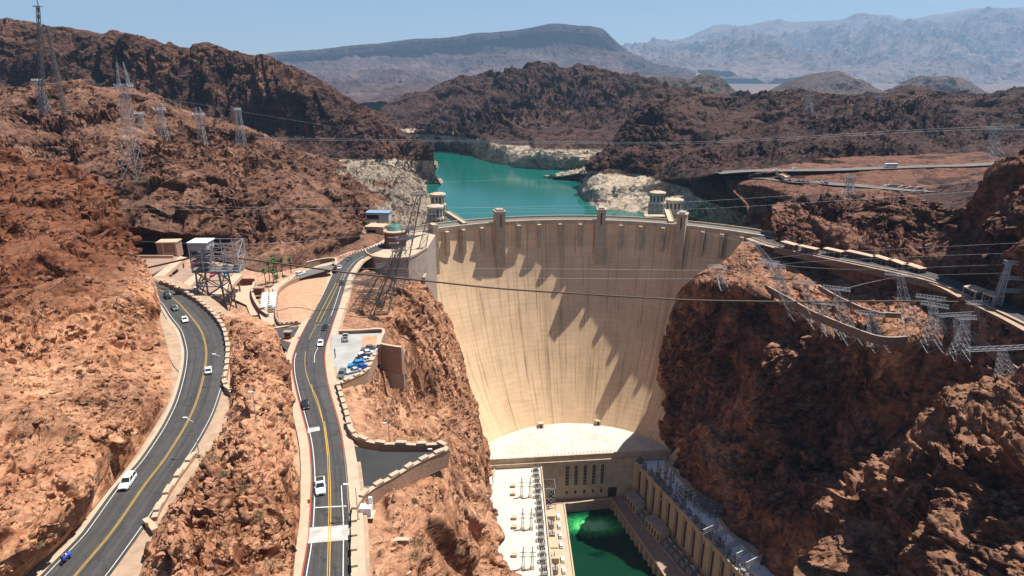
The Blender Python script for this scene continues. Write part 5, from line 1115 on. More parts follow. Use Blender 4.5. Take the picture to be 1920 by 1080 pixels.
# visitor lots on the far right hillside
ZL = 199.5
def lotroad(pts, w_, m=M_ASPHG, dz=0.0, z=None): P_ = [S(x, y, zz) for x, y, zz in pts]; return strip('road', off(P_, -w_ / 2), off(P_, w_ / 2), m, n=60, dz=dz)
def hz_(x): return -.55 + float(np.interp(x, [1340, 1440, 1540, 1680, 1800, 1920], [197.5, 199.2, 199.4, 201.2, 203.2, 205.2]))
def hz2_(x): return -.95 + float(np.interp(x, [1340, 1440, 1540, 1700, 1800], [192, 194.6, 194.8, 195.2, 195.5]))
lotroad([(x, y, hz_(x)) for x, y in ((1345, 324), (1400, 320), (1470, 319), (1560, 318), (1640, 315), (1720, 312), (1800, 310), (1900, 305))], 12)
lotroad([(x, y, hz2_(x)) for x, y in ((1352, 326), (1390, 331), (1440, 334), (1480, 339), (1540, 343), (1600, 347), (1660, 352), (1720, 357), (1745, 356))], 13)
farcars([(1479 + 8.5 * k, 340.5 + .5 * k, 1.2) for k in range(9)], 194.2, 'small parked car in the left row of the far hillside lot', 'cars in the left row of the far lot', 1)
farcars([(1664 + 5.0 * k, 349.5 + .45 * k, 1.2) for k in range(13)], 194.5, 'small parked car in the right row of the far hillside lot', 'cars in the right row of the far lot', 2)
for (x, y, h_, lb) in ((1454, 320.5, 1.5, 'white car left of the small bridge on the far upper road'), (1490, 317, 1.5, 'pale car right of the small bridge on the far upper road'), (1348, 322.5, 1.6, 'dark car at the left tip of the far loop road')):
    car('sedan', WH if x > 1400 else BK, lb, tuple(S(x, y, hz_(x), .1)), h_, 'car')
farcars([(1884 + 4.2 * k, 242 - .3 * k, .2) for k in range(9)], 222.5, 'small parked car on the high terrace at the right edge', 'cars on the high terrace', 3)
rv = thing('bus', 'white bus driving along the far hillside road', 'bus', tuple(S(1670, 314, 200.6)), R(88)); MB().box((0, 0, 1.7), (2.5, 9.5, 2.7)).build('body', M_WHITE, rv); MB().box((0, 0, 2.1), (2.54, 8.4, .9)).build('windows', M_GLASS, rv)
for sx in (-1, 1):
    for sy in (-3, 3): MB().bar((sx * 1.0, sy, .45), (sx * 1.28, sy, .45), .9, n=12).build('wheel', M_TYRE, rv)
fb = thing('overpass', 'small box shaped footbridge between the two far roads', 'bridge', tuple(S(1467, 338, 193.4)), 0); MB().box((0, 0, 3.4), (5, 16, .6)).build('deck', M_CONC, fb)
for k in (-2.2, 2.2): MB().box((k, -7.5, 1.6), (.6, .6, 3.2)).build('post', M_CONC2, fb); MB().box((k, 0, 4.1), (.25, 16, .9)).build('railing', M_CAP, fb)
tr_ = thing('terrace_wall', 'pale retaining edge of the high terrace with cars', 'wall', tuple(S(1900, 246, 221))); MB().box((0, 0, 0), (50, .8, 3)).build('wall', M_CONC2, tr_)
# vans on the left deck of the power station
vb_ = []
for k in range(9):
    loc = (27.8, 322 - 8.2 * k - (3 if k > 3 else 0), ZD + .02)
    if k == 0: v0 = car('suv', WH, 'white van parked in line along the sunlit pool deck', loc, 0, 'van', 'vans along the pool deck')
    else: dup(v0, loc, 0)
# motorcycle with rider
mc = thing('motorcycle', 'blue touring motorcycle at the bottom left of the upper road', 'motorcycle', tuple(S(124, 1052, Z1, .02)), hd((124, 1052), (96, 1085), Z1))
M_MB = paint((.02, .08, .45))
for y in (-.78, .82):
    wm = MB(); wm.bar((-.07, y, .33), (.07, y, .33), .66, n=18); wm.build('wheel', M_TYRE, mc)
loft_y([(-1.1, [(.10, .75), (.22, .8), (.22, 1.0), (.1, 1.05)]), (-.5, [(.12, .35), (.26, .5), (.24, .85), (.1, .88)]), (.2, [(.12, .3), (.24, .5), (.22, 1.0), (.1, 1.05)]), (.62, [(.12, .5), (.34, .7), (.34, 1.15), (.15, 1.3)]), (.85, [(.06, .7), (.18, .8), (.16, 1.05), (.05, 1.15)])]).build('fairing', M_MB, mc)
for sx in (-1, 1): MB().box((sx * .38, -.72, .62), (.26, .55, .42)).build('pannier', M_MB, mc)
MB().bar((-.42, .45, 1.18), (.42, .45, 1.18), .05).build('handlebar', M_STEEL, mc); MB().box((0, .78, 1.42), (.5, .04, .4)).build('windscreen', M_GLASS, mc)
def person(loc, rz, label, top, leg, pose='stand', group=None, scale=1.0, hold=None):
    """one continuous skinned body with clothes as slightly larger shells"""
    if pose == 'stand': J = {'pel': (0, 0, .95), 'ch': (0, 0, 1.3), 'nk': (0, 0, 1.5), 'hd': (0, .02, 1.68), 'kl': (-.11, .03, .5), 'fl': (-.12, -.02, .06), 'tl': (-.12, .16, .03), 'kr': (.11, .06, .5), 'fr': (.12, .04, .06), 'tr': (.12, .22, .03), 'sl': (-.19, 0, 1.43), 'el': (-.25, -.02, 1.15), 'wl': (-.24, .08, .9), 'sr': (.19, 0, 1.43), 'er': (.25, -.02, 1.15), 'wr': (.24, .1, .9)}
    else: J = {'pel': (0, -.2, .98), 'ch': (0, -.12, 1.3), 'nk': (0, -.06, 1.5), 'hd': (0, 0, 1.7), 'kl': (-.3, .22, .88), 'fl': (-.34, .1, .42), 'tl': (-.34, .26, .4), 'kr': (.3, .22, .88), 'fr': (.34, .1, .42), 'tr': (.34, .26, .4), 'sl': (-.2, -.1, 1.43), 'el': (-.32, .1, 1.25), 'wl': (-.38, .38, 1.2), 'sr': (.2, -.1, 1.43), 'er': (.32, .1, 1.25), 'wr': (.38, .38, 1.2)}
    rad = {'pel': .15, 'ch': .155, 'nk': .06, 'hd': .1, 'kl': .065, 'fl': .045, 'tl': .045, 'kr': .065, 'fr': .045, 'tr': .045, 'sl': .07, 'el': .045, 'wl': .032, 'sr': .07, 'er': .045, 'wr': .032}
    t = thing('person', label, 'person', loc, rz, group); t.scale = (scale,) * 3
    def skinned(nm, ks, edges, grow, m, root):
        me = bpy.data.meshes.new(nm); ids = {k: i for i, k in enumerate(ks)}; me.from_pydata([J[k] for k in ks], [(ids[a], ids[b]) for a, b in edges], []); me.materials.append(m)
        o = bpy.data.objects.new(nm, me); COL.objects.link(o); o.parent = t; md = o.modifiers.new('skin', 'SKIN'); md.use_smooth_shade = True
        for i, k in enumerate(ks): me.skin_vertices[0].data[i].radius = (rad[k] + grow,) * 2; me.skin_vertices[0].data[i].use_root = (k == root)
        o.modifiers.new('sub', 'SUBSURF').levels = 1; return o
    E_ = [('pel', 'ch'), ('ch', 'nk'), ('nk', 'hd'), ('pel', 'kl'), ('kl', 'fl'), ('fl', 'tl'), ('pel', 'kr'), ('kr', 'fr'), ('fr', 'tr'), ('ch', 'sl'), ('sl', 'el'), ('el', 'wl'), ('ch', 'sr'), ('sr', 'er'), ('er', 'wr')]
    sk = mat('skin', (.42, .24, .16), .6); me0 = bpy.data.meshes.new('x'); bpy.data.meshes.remove(me0)
    skinned('body', list(J), E_, 0, sk, 'pel')
    skinned('shirt', ['pel', 'ch', 'sl', 'el', 'sr', 'er'], [('pel', 'ch'), ('ch', 'sl'), ('sl', 'el'), ('ch', 'sr'), ('sr', 'er')], .012, mat('cloth_' + top[0], top[1], .9), 'pel')
    skinned('trousers', ['pel', 'kl', 'fl', 'kr', 'fr'], [('pel', 'kl'), ('kl', 'fl'), ('pel', 'kr'), ('kr', 'fr')], .014, mat('cloth_' + leg[0], leg[1], .9), 'pel')
    h = J['hd']; MB().lathe((h[0], h[1] - .01, h[2] - .02), [(.06, -.04), (.118, 0), (.122, .06), (.09, .125), (.03, .15)], 12).build('hair', mat('hair', (.03, .02, .015), .8), t, smooth=True)
    return t
def add_skin_layer(me): pass
rider = person(tuple(S(124, 1052, Z1, .02)), hd((124, 1052), (96, 1085), Z1), 'rider in white shirt and dark trousers sitting on the blue motorcycle', ('white', (.75, .75, .75)), ('dark', (.03, .03, .05)), 'ride')
pg = 'people on the visitor plaza'
CL = [('white', (.75, .75, .75)), ('dark', (.03, .03, .05)), ('red', (.4, .04, .04)), ('blue', (.05, .12, .4)), ('khaki', (.35, .27, .16))]
ppl = [(504, 560, 'person in white top standing alone beside the white sunshades'), (496, 549, 'person walking on the plaza above the left sunshades'), (505, 548, 'person on the plaza just left of the dark toothed wall'), (512, 549, 'person standing by the upper end of the dark toothed wall'), (543, 528, 'person near the bend of the visitor pavement'), (624, 494, 'person at the top corner beside the brown retaining wall'), (515, 614, 'person at the corner of the side junction')]
for k, (x, y, lb) in enumerate(ppl): person(tuple(S(x, y, 182.65)), k * 1.3, lb, CL[k % 5], CL[(k + 1) % 5], group=pg)
person(tuple(S(628, 663, 184.62)), 0, 'person at the left edge of the pale car park', CL[1], CL[1]); person(tuple(S(629, 671, 184.62)), 1, 'second person at the left edge of the pale car park, nearer the camera', CL[3], CL[1])
# ================================================================== STREET FURNITURE
def lamp(base, top, arm, z, label):
    b = S(*base, z); D = b[1]; tp = S(*top, -D); t = thing('street_lamp', label, 'street lamp', tuple(b)); h = tp[2] - b[2]; a = S(*arm, -D) - b
    MB().bar((0, 0, 0), (0, 0, h), .22, .13, n=8).build('pole', M_STEEL, t); MB().bar((0, 0, h), (a[0], a[1], a[2]), .11, n=6).build('arm', M_STEEL, t)
    MB().box((a[0], a[1], a[2]), (.9, .35, .16)).build('lamp_head', M_WHITE, t); MB().box((0, 0, .3), (.6, .6, .6)).build('footing', M_CONC, t)
lamp((374, 855), (368, 791), (347, 783), Z1, 'tall street lamp with long arm over the near half of the upper road')
lamp((421, 722), (418, 668), (401, 664), Z1, 'street lamp on the outer side of the bend of the upper road')
lamp((672, 975), (671, 914), (648, 908), 188.5, 'street lamp at the corner of the dark car park, arm over the lower road')
lamp((731, 836), (730, 791), (722, 793), 186, 'slender lamp on the rocks above the dark car park')
lamp((811, 857), (811, 842), (806, 842), 187.4, 'short lamp at the far tip of the dark car park')
lamp((482, 797), (476, 735), (470, 735), 200, 'thin pole lamp standing on the rock between the two roads')
sg = thing('utility_cabinet', 'white utility cabinets beside the parapet next to the dark car park', 'cabinet', tuple(S(687, 965, 187.5))); MB().box((0, 0, 1.0), (2.2, 1.6, 2.0)).build('cabinet', M_WHITE, sg); MB().box((.8, .9, 1.7), (.7, .5, 3.4)).build('tall_cabinet', M_WHITE, sg); MB().box((0, 0, .05), (3.4, 2.6, .12)).build('pad', M_CONC, sg)
for (x, y, z, c, lb) in ((278, 995, Z1, (.75, .4, .02), 'yellow striped marker board at the wall end by the upper road'), (580, 950, None, (.75, .4, .02), 'yellow marker post on the left pavement of the lower road')):
    t = thing('marker_board', lb, 'sign', tuple(S(x, y, z2(y) if z is None else z)), R(20)); MB().bar((0, 0, 0), (0, 0, 1.4), .07).build('post', M_STEEL, t); bd = MB().box((0, -.06, 1.3), (.5, .04, .95)).build('board', mat('sign_yellow', c, .5), t)
    st_ = MB(); [st_.add([(-.25, -.085, .95 + .3 * k), (.25, -.085, 1.1 + .3 * k), (.25, -.085, 1.2 + .3 * k), (-.25, -.085, 1.05 + .3 * k)], [(0, 1, 2, 3)]) for k in range(2)]; st_.build('stripes', M_DARK, bd)
for (x, y, yt, lb) in ((209, 905, 881, 'thin sign post on the left shoulder beside the white vehicle'), (130, 1000, 969, 'thin sign post on the left shoulder near the motorcycle')):
    b = S(x, y, Z1 + .5); t = thing('sign_post', lb, 'sign', tuple(b)); MB().bar((0, 0, 0), (0, 0, 2.3), .09).build('post', M_STEELD, t); MB().box((0, 0, 2.1), (.5, .05, .6), R(60)).build('panel', M_STEELD, t)
# barrier posts where the road meets the dam
bp0 = None
for k in range(16):
    x = 640 + 5.4 * k; y = 483 - 1.75 * k
    if bp0 is None:
        bp0 = thing('bollard', 'pale bollard in the row beside the bend below the overlook', 'bollard', tuple(S(x, y, 178.2)), 0, 'bollards by the bend'); MB().box((0, 0, .5), (.5, .5, 1.0)).build('post', M_CAP, bp0); MB().box((0, 0, 1.05), (.6, .6, .12)).build('cap', M_WHITE, bp0)
    else: dup(bp0, tuple(S(x, y, 178.2)), 0)
# ================================================================== LATTICE STEEL
def lattice(mb, P0, P1, n, w_, wb):
    """square tapered lattice: P0/P1 lists of four corner points (bottom/top)"""
    P0 = [Vector(p) for p in P0]; P1 = [Vector(p) for p in P1]
    for a, b in zip(P0, P1): mb.bar(a, b, w_)
    for k in range(n):
        t0 = 1 - (1 - k / n) ** 1.0; t1 = (k + 1) / n
        for i in range(4):
            j = (i + 1) % 4; a0 = P0[i].lerp(P1[i], t0); b0 = P0[j].lerp(P1[j], t0); a1 = P0[i].lerp(P1[i], t1); b1 = P0[j].lerp(P1[j], t1)
            mb.bar(a0, b1, wb); mb.bar(b0, a1, wb); mb.bar(a1, b1, wb)
    return mb
def sq(c, w_, d=None, rz=0):
    d = w_ if d is None else d; return [(c[0] + a * w_ / 2 * math.cos(rz) - b * d / 2 * math.sin(rz), c[1] + a * w_ / 2 * math.sin(rz) + b * d / 2 * math.cos(rz), c[2]) for a, b in ((-1, -1), (1, -1), (1, 1), (-1, 1))]
def pylon(base, top, label, bw=9, tw=2.2, arm=14, horns=True, group=None, arz=0, m=None, seg=6, th=.19, armfrac=1.0, basez=None):
    """base=(px,py,z or -D); top=(px,py): the mast may lean, as these do"""
    b = S(*base) if basez is None else S(*base); D = b[1]; tp = S(top[0], top[1], -D) - b; m = m or M_STEEL
    t = thing('transmission_tower', label, 'pylon', tuple(b), 0, group); tp = Vector(tp)
    lattice(MB(), sq((0, 0, -4), bw), sq(tp * armfrac, tw), seg, th, th * .6).build('mast', m, t)
    c = tp * armfrac; ca, sa = math.cos(arz), math.sin(arz); A = MB()
    e = [Vector((c.x + s * arm / 2 * ca, c.y + s * arm / 2 * sa, c.z)) for s in (-1, 1)]; up = Vector((0, 0, 1.5)); sd_ = Vector((-sa, ca, 0)) * .9
    for o_ in (up, sd_, -sd_): A.bar(e[0] + o_ * .9, e[1] + o_ * .9, th * 1.1)
    n = 9
    for k in range(n):
        p0 = e[0].lerp(e[1], k / n); p1 = e[0].lerp(e[1], (k + 1) / n); A.bar(p0 + sd_, p1 + up, th * .55); A.bar(p1 - sd_, p0 + up, th * .55); A.bar(p0 + sd_, p1 - sd_, th * .55)
    A.build('crossarm', m, t)
    for s in (-.46, 0, .46):
        p = e[0].lerp(e[1], .5 + s); MB().bar(p, p - Vector((0, 0, 2.6)), .28, n=6).build('insulator', M_STEELD, t)
    if horns:
        for s in (-.25, .25):
            p = e[0].lerp(e[1], .5 + s); lattice(MB(), sq(p + up * .5, 1.6), sq(p + Vector((-ca * s * 4, -sa * s * 4, abs(tp.z) * .28)), .3), 3, th * .6, th * .4).build('horn', m, t)
    return t
hg = 'pylons on the left hillside'
pylon((248, 322, -350), (233, 163), 'largest lattice pylon with two horns on the left hillside', 8.5, 2.6, 10.5, True, hg)
pylon((266, 262, -420), (262, 214), 'low stub pylon close to the right of the largest hillside pylon', 5, 2, 7, False, hg)
pylon((306, 252, -420), (300, 206), 'horned pylon just right of the largest one on the left hillside', 5.5, 2, 8.5, True, hg)
pylon((380, 268, -440), (373, 216), 'horned pylon in the middle of the left hillside', 5.5, 2, 8.5, True, hg)
pylon((451, 262, -460), (446, 206), 'slim hornless pylon at the right end of the hillside row', 5.5, 2.4, 5, False, hg)
pylon((82, 198, -450), (72, 152), 'small pylon left of the tall mast', 6, 2, 9, False, hg)
tm = thing('radio_mast', 'tallest steel lattice mast rising against the sky at the left', 'mast', tuple(S(98, 200, -440)))
b_ = S(98, 200, -440); tpx = Vector(S(72, 12, -440) - b_)
lattice(MB(), sq((-7, 0, -5), 3.0), sq(tpx + Vector((-.3, 0, 0)), 1.3), 16, .26, .13).build('mast', M_STEELD, tm); lattice(MB(), sq((7.5, 0, -5), 2.6), sq(tpx + Vector((2.6, 0, -12)), .9), 14, .24, .12).build('leg', M_STEELD, tm)
MB().bar((-6.7, 0, 14), (4.5, 0, 14), .5).bar((-6.5, 0, 14), (2, 0, 26), .3).build('brace', M_STEELD, tm)
MB().box(tpx + Vector((0, 0, 0)), (4.6, 4.6, .5)).build('platform', M_STEEL, tm); MB().bar(tpx, tpx + Vector((0, 0, 6)), .5, .2).build('antenna', M_STEELD, tm)
# leaning towers at the left end of the dam
lgp = 'leaning lattice towers beside the overlook'
for base, top, lb, bw, tw, arm in (((668, 592, 176), (757, 448), 'nearest leaning lattice tower over the rocks below the overlook', 7, 1.8, 7), ((735, 560, 168), (786, 366), 'tall leaning lattice tower in front of the overlook', 7, 2, 7), ((776, 520, 160), (806, 402), 'leaning lattice tower right of the overlook in front of the dam', 6, 2, 7), ((652, 585, 177), (716, 500), 'shorter leaning lattice tower closest to the lower road below the overlook', 6, 1.6, 5), ((700, 575, 172), (765, 430), 'slender leaning lattice tower between the two tallest ones', 5, 1.6, 6), ((705, 600, 172), (748, 470), 'leaning lattice tower in the tangle of steel above the pale car park', 7, 2, 6)):
    pylon(base, top, lb, bw, tw, arm, False, lgp, R(25), M_STEELD, 9, .2)
rk = thing('steel_stack', 'tangle of dark steel trusses lying on the rocks below the overlook', 'trusses', tuple(S(712, 548, 177.5)))
r_ = random.Random(5)
for k in range(34):
    x = r_.uniform(-13, 10); y = r_.uniform(-18, 14); z = r_.uniform(0, 6); a = r_.uniform(.1, .6); L_ = r_.uniform(5, 12); e_ = Vector((math.cos(a), math.sin(a), r_.uniform(-.2, .2))) * L_ / 2; c_ = Vector((x, y, z)); tm_ = MB()
    for o_ in ((0, 0, 0), (0, 0, .9), (0, .8, .4)): tm_.bar(c_ - e_ + Vector(o_), c_ + e_ + Vector(o_), .12)
    for q in range(6): tm_.bar(c_ - e_ + e_ * (q / 3), c_ - e_ + e_ * ((q + 1) / 3) + Vector((0, .8 * (q % 2), .9)), .08)
    tm_.build('truss', M_STEELD, rk)
# pylons on the right plateau
rg = 'pylons on the right plateau'
for base, top, lb, bw, arm, az in (
  ((1462, 500, 171), (1418, 458), 'pale pylon nearest the dam end of the right plateau', 7, 9, -20), ((1500, 585, 161), (1441, 493), 'leaning pylon standing by the curving plateau wall', 9, 10, -28),
  ((1536, 600, 162), (1508, 532), 'pylon left of the short middle plateau wall', 8, 10, -25), ((1600, 628, 161), (1568, 543), 'pylon just right of the start of the short middle wall', 9, 11, -25),
  ((1712, 628, 162), (1688, 517), 'tall pylon in the middle right of the plateau', 10, 12, -22), ((1748, 640, 163), (1752, 574), 'pylon beside the end of the plateau wall, behind the long beam', 9, 10, -35),
  ((1820, 640, 166), (1793, 592), 'squat pylon with level beam near the right end of the wall', 9, 15, 8), ((1360, 530, 166), (1345, 502), 'small bracket pylon on the tip of the plateau beside the dam', 6, 10, -25),
  ((1478, 545, 164), (1455, 500), 'low lattice frame pylon between the two leftmost ones on the plateau', 7, 9, -24), ((1560, 612, 161), (1545, 570), 'low lattice frame pylon standing on the outer side of the plateau wall', 8, 11, -25), ((1650, 640, 161), (1632, 590), 'low lattice frame pylon right above the lowest bend of the plateau wall', 9, 11, -22),
  ((1768, 625, 164), (1745, 560), 'tall pylon left of the dense cluster on the plateau', 8, 11, -28), ((1850, 625, 168), (1835, 570), 'pylon just below the wide tan canopies', 7, 10, 5),
  ((1800, 655, 166), (1812, 598), 'pylon in the dense cluster left of the far right wall', 8, 8, 5), ((1893, 700, 168), (1880, 655), 'pylon with very long level beam at the right edge', 8, 28, 6)):
    pylon(base, top, lb, bw * .75, 1.7, arm, False, rg, R(az), M_STEEL, 6, .15)
pg_ = thing('portal_pylon', 'tall portal pylon with level top beside the right hand road', 'pylon', tuple(S(1893, 570, 181)), R(-8)); h_ = 17
for s_ in (-5, 5): lattice(MB(), sq((s_, 0, -1), 2.4), sq((s_ * .8, 0, h_), 1.4), 7, .24, .14).build('leg', M_STEEL, pg_)
for z in (h_, h_ * .62, h_ * .3): lattice(MB(), [(-6, -.7, z), (-6, .7, z), (-6, .7, z + 1.2), (-6, -.7, z + 1.2)], [(6, -.7, z), (6, .7, z), (6, .7, z + 1.2), (6, -.7, z + 1.2)], 8, .2, .12).build('beam', M_STEEL, pg_)
for (b, tp_, lb, bw, arm) in (((1596, 378, -425), (1593, 333), 'pylon in front of the far hillside parking lot', 8, 8), ((1872, 290, -480), (1862, 242), 'pylon on the far right slope below the high terrace', 9, 12), ((1518, 206, -900), (1517, 180), 'distant pylon on the dark ridge left of centre right', 10, 14), ((1652, 212, -900), (1650, 182), 'distant pylon on the dark ridge farther right', 10, 14)):
    pylon(b, tp_, lb, bw, 2.4, arm, False, 'distant pylons on the right', 0, M_STEEL, 5, .3 if b[2] > -600 else .45)
# gantry tower with control house over the garage
gt = thing('cableway_tower', 'steel lattice gantry tower with white roofed control house over the parking garage', 'tower', tuple(S(410, 580, 184))); g0 = S(410, 580, 184); Dg = g0[1]
zp = S(420, 505, -Dg)[2] - 184; zt = S(420, 452, -Dg)[2] - 184; sc_ = (g0[1] * math.cos(PITCH) + (CAM_H - 195) * math.sin(PITCH)) / F_PX
xl, xr = (381 - 410) * sc_, (467 - 410) * sc_
lattice(MB(), sq((0, 0, -1), 10.5, 8), sq((-.5, 0, zp), 8.5, 7), 3, .55, .28).build('legs', M_STEELD, gt)
MB().box(((xl + xr) / 2, 0, zp), (xr - xl, 8, .5)).build('platform', M_STEELD, gt)
up_ = MB(); lattice(up_, [(xl, -3.5, zp), (xr, -3.5, zp), (xr, 3.5, zp), (xl, 3.5, zp)], [(xl, -3.5, zt), (xr, -3.5, zt), (xr, 3.5, zt), (xl, 3.5, zt)], 2, .4, .18)
for k in range(1, 4):
    x = xl + (xr - xl) * k / 4; up_.bar((x, -3.5, zp), (x, -3.5, zt), .25); up_.bar((x, 3.5, zp), (x, 3.5, zt), .25)
for k in range(1, 7):
    z = zp + (zt - zp) * k / 7; up_.bar((xl, -3.5, z), (xr, -3.5, z), .12)
up_.build('frame', M_STEEL, gt)
MB().box((xl + 3.2, 0, zt - 1.4), (6.6, 6.4, 2.8)).build('control_house', mat('house_grey', (.35, .33, .32), .6), gt); MB().box((xl + 3.2, 0, zt + .15), (7.4, 7.2, .3)).build('house_roof', M_WHITE, gt)
for k in range(3): MB().box((xl + 3.2, -1, zp + 2.0 + 1.9 * k), (6.0, 4.5, .5)).build('gallery', M_STEELD, gt)
MB().bar((0, -2, zp), (2, -2, zt - 1), 1.1, n=6).build('hoist', M_STEEL, gt)
for s_ in (-.8, 3.4): MB().lathe((s_ + 6, 0, zp + 1.4), [(.2, -.3), (1.2, -.3), (1.2, .3), (.2, .3)], 16).build('sheave', M_STEELD, gt)
# ================================================================== CABLES
def cable(P_, r0, label, m, group=None, sag=0.0, n=26, name='power_line'):
    P_ = resample(np.array([S(*p) for p in P_]), n); b = P_[0].copy(); Q_ = P_ - b; Q_[:, 2] -= sag * 4 * np.linspace(0, 1, n) * (1 - np.linspace(0, 1, n))
    V = MB(); V.path([tuple(q) for q in Q_], r0, n=5); o = V.build(name, m); o.location = tuple(b); tag(o, label, 'cable', group); return o
M_ROPE = mat('brown_rope', (.10, .065, .045), .8)
cable(((200, 520, -236), (330, 490, -234), (381, 480, -232), (470, 487, -232), (640, 510, -240), (800, 527, -245), (960, 543, -250), (1280, 562, -250), (1500, 566, -252), (1700, 565, -255), (1930, 568, -258), (2100, 570, -260)), .75, 'thick brown cableway rope crossing the whole canyon in front of the dam', M_ROPE, n=60, name='cableway_rope')
cg = 'thin power cables crossing the view'
for P_ in ([(-50, 372, -300), (300, 384, -300), (700, 392, -310), (1300, 378, -330), (1980, 330, -330)], [(-50, 385, -290), (400, 393, -300), (800, 388, -310), (1300, 392, -330), (1980, 348, -320)],
           [(480, 258, -450), (900, 264, -460), (1300, 266, -470), (1700, 244, -480), (1900, 236, -480)], [(480, 261, -450), (900, 267, -460), (1300, 269, -470), (1700, 248, -480), (1900, 240, -480)],
           [(640, 503, -250), (1000, 504, -260), (1340, 507, -280)], [(640, 518, -250), (1000, 522, -260), (1340, 523, -280)],
           [(1340, 500, -300), (1500, 478, -290), (1700, 466, -270), (1980, 452, -240)], [(1345, 510, -300), (1500, 492, -290), (1750, 480, -265), (1980, 472, -240)], [(1440, 495, -300), (1600, 505, -285), (1980, 492, -240)],
           [(233, 130, -350), (300, 182, -420), (373, 195, -440), (446, 208, -460), (700, 250, -600)], [(0, 440, -300), (250, 452, -290), (480, 458, -290), (700, 440, -330)],
           [(815, 342, -700), (960, 337, -720), (1085, 341, -760)], [(1568, 545, -262), (1688, 519, -262), (1893, 512, -225)], [(806, 402, -320), (1127, 398, -400), (1418, 458, -340)]):
    cable(P_, .09 if abs(P_[0][2]) < 400 else .16, 'thin pale power cable strung high across the canyon', M_STEEL, cg)
# ================================================================== PLANTS AND RUBBLE
M_BUSH = mat('desert_bush', (.085, .095, .035), .9, var=.35, scale=2); M_BUSH2 = mat('dry_bush', (.22, .17, .09), .95, var=.3, scale=2)
def proj_all():
    out = []
    for nm in ('left_crag', 'middle_rock', 'left_gorge_wall'):
        P = PG[nm][0].reshape(-1, 3); d = P - np.array([0, 0, CAM_H]); w_ = d @ _F; out.append((P, 960 + F_PX * d[:, 0] / w_, 540 - F_PX * (d @ _U) / w_, w_))
    return out
_PJ = proj_all()
def ground_hit(px, py):
    best = None
    for P, x, y, w_ in _PJ:
        i = np.where((np.abs(x - px) < 3) & (np.abs(y - py) < 3) & (w_ > 0))[0]
        if len(i):
            j = i[np.argmin(w_[i])]
            if best is None or w_[j] < best[0]: best = (w_[j], P[j])
    return None if best is None else best[1]
def bush(px, py, rad, label, m, seed):
    c = ground_hit(px, py)
    if c is None: return
    r = random.Random(seed); t = thing('bush', label, 'bush', tuple(c), r.random() * 6, 'desert bushes'); st = MB()
    for k in range(7): a = r.random() * 6.28; st.bar((0, 0, -.2), (math.cos(a) * rad * .5, math.sin(a) * rad * .5, rad * r.uniform(.5, .9)), .07, .03)
    st.build('stems', M_PTR, t); lf_ = MB()
    for k in range(420):
        v = Vector((r.gauss(0, 1), r.gauss(0, 1), r.gauss(0, .7))); v.normalize(); v *= rad * r.uniform(.45, 1.1); v.z = abs(v.z) * .85; a = Vector((r.uniform(-1, 1), r.uniform(-1, 1), r.uniform(-1, 1))) * .16; b2 = Vector((r.uniform(-1, 1), r.uniform(-1, 1), r.uniform(-1, 1))) * .16
        lf_.add([v, v + a, v + b2], [(0, 1, 2)])
    lf_.build('foliage', m, t)
for k, (x, y, rd_, lb, mm) in enumerate(((389, 862, 2.1, 'wide yellow green bush at the foot of the near street lamp', M_BUSH), (418, 891, 1.1, 'round green bush on the rubble between the roads', M_BUSH), (455, 916, 1.5, 'largest dark green bush between the roads', M_BUSH), (486, 968, 1.1, 'dark bush low on the right of the middle rock', M_BUSH), (416, 784, .7, 'small bush beside the rock at the verge', M_BUSH), (206, 857, 1.0, 'small dry bush on the left slope above the white vehicle', M_BUSH2), (134, 822, 1.1, 'bright green bush on the left slope', M_BUSH), (353, 888, .9, 'dry grey bush beside the low wall', M_BUSH2), (74, 1025, 1.1, 'pale dry bush on the lower left slope', M_BUSH2), (510, 1060, 1.6, 'dry straw coloured bush at the bottom of the middle rock', M_BUSH2), (689, 966, .9, 'dark bush beside the white cabinet', M_BUSH), (783, 1016, 1.3, 'large green bush above the angled tan wall', M_BUSH), (780, 1040, 1.2, 'dark bush below the angled tan wall corner', M_BUSH), (778, 938, .8, 'small green bush on the slope below the dark car park', M_BUSH), (686, 998, .8, 'dry bush near the parapet at the bottom', M_BUSH2), (652, 738, 1.6, 'wide green bush at the corner below the pale car park', M_BUSH), (860, 1035, .8, 'small bush near the cliff edge at the bottom', M_BUSH2))):
    bush(x, y, rd_, lb, mm, k)
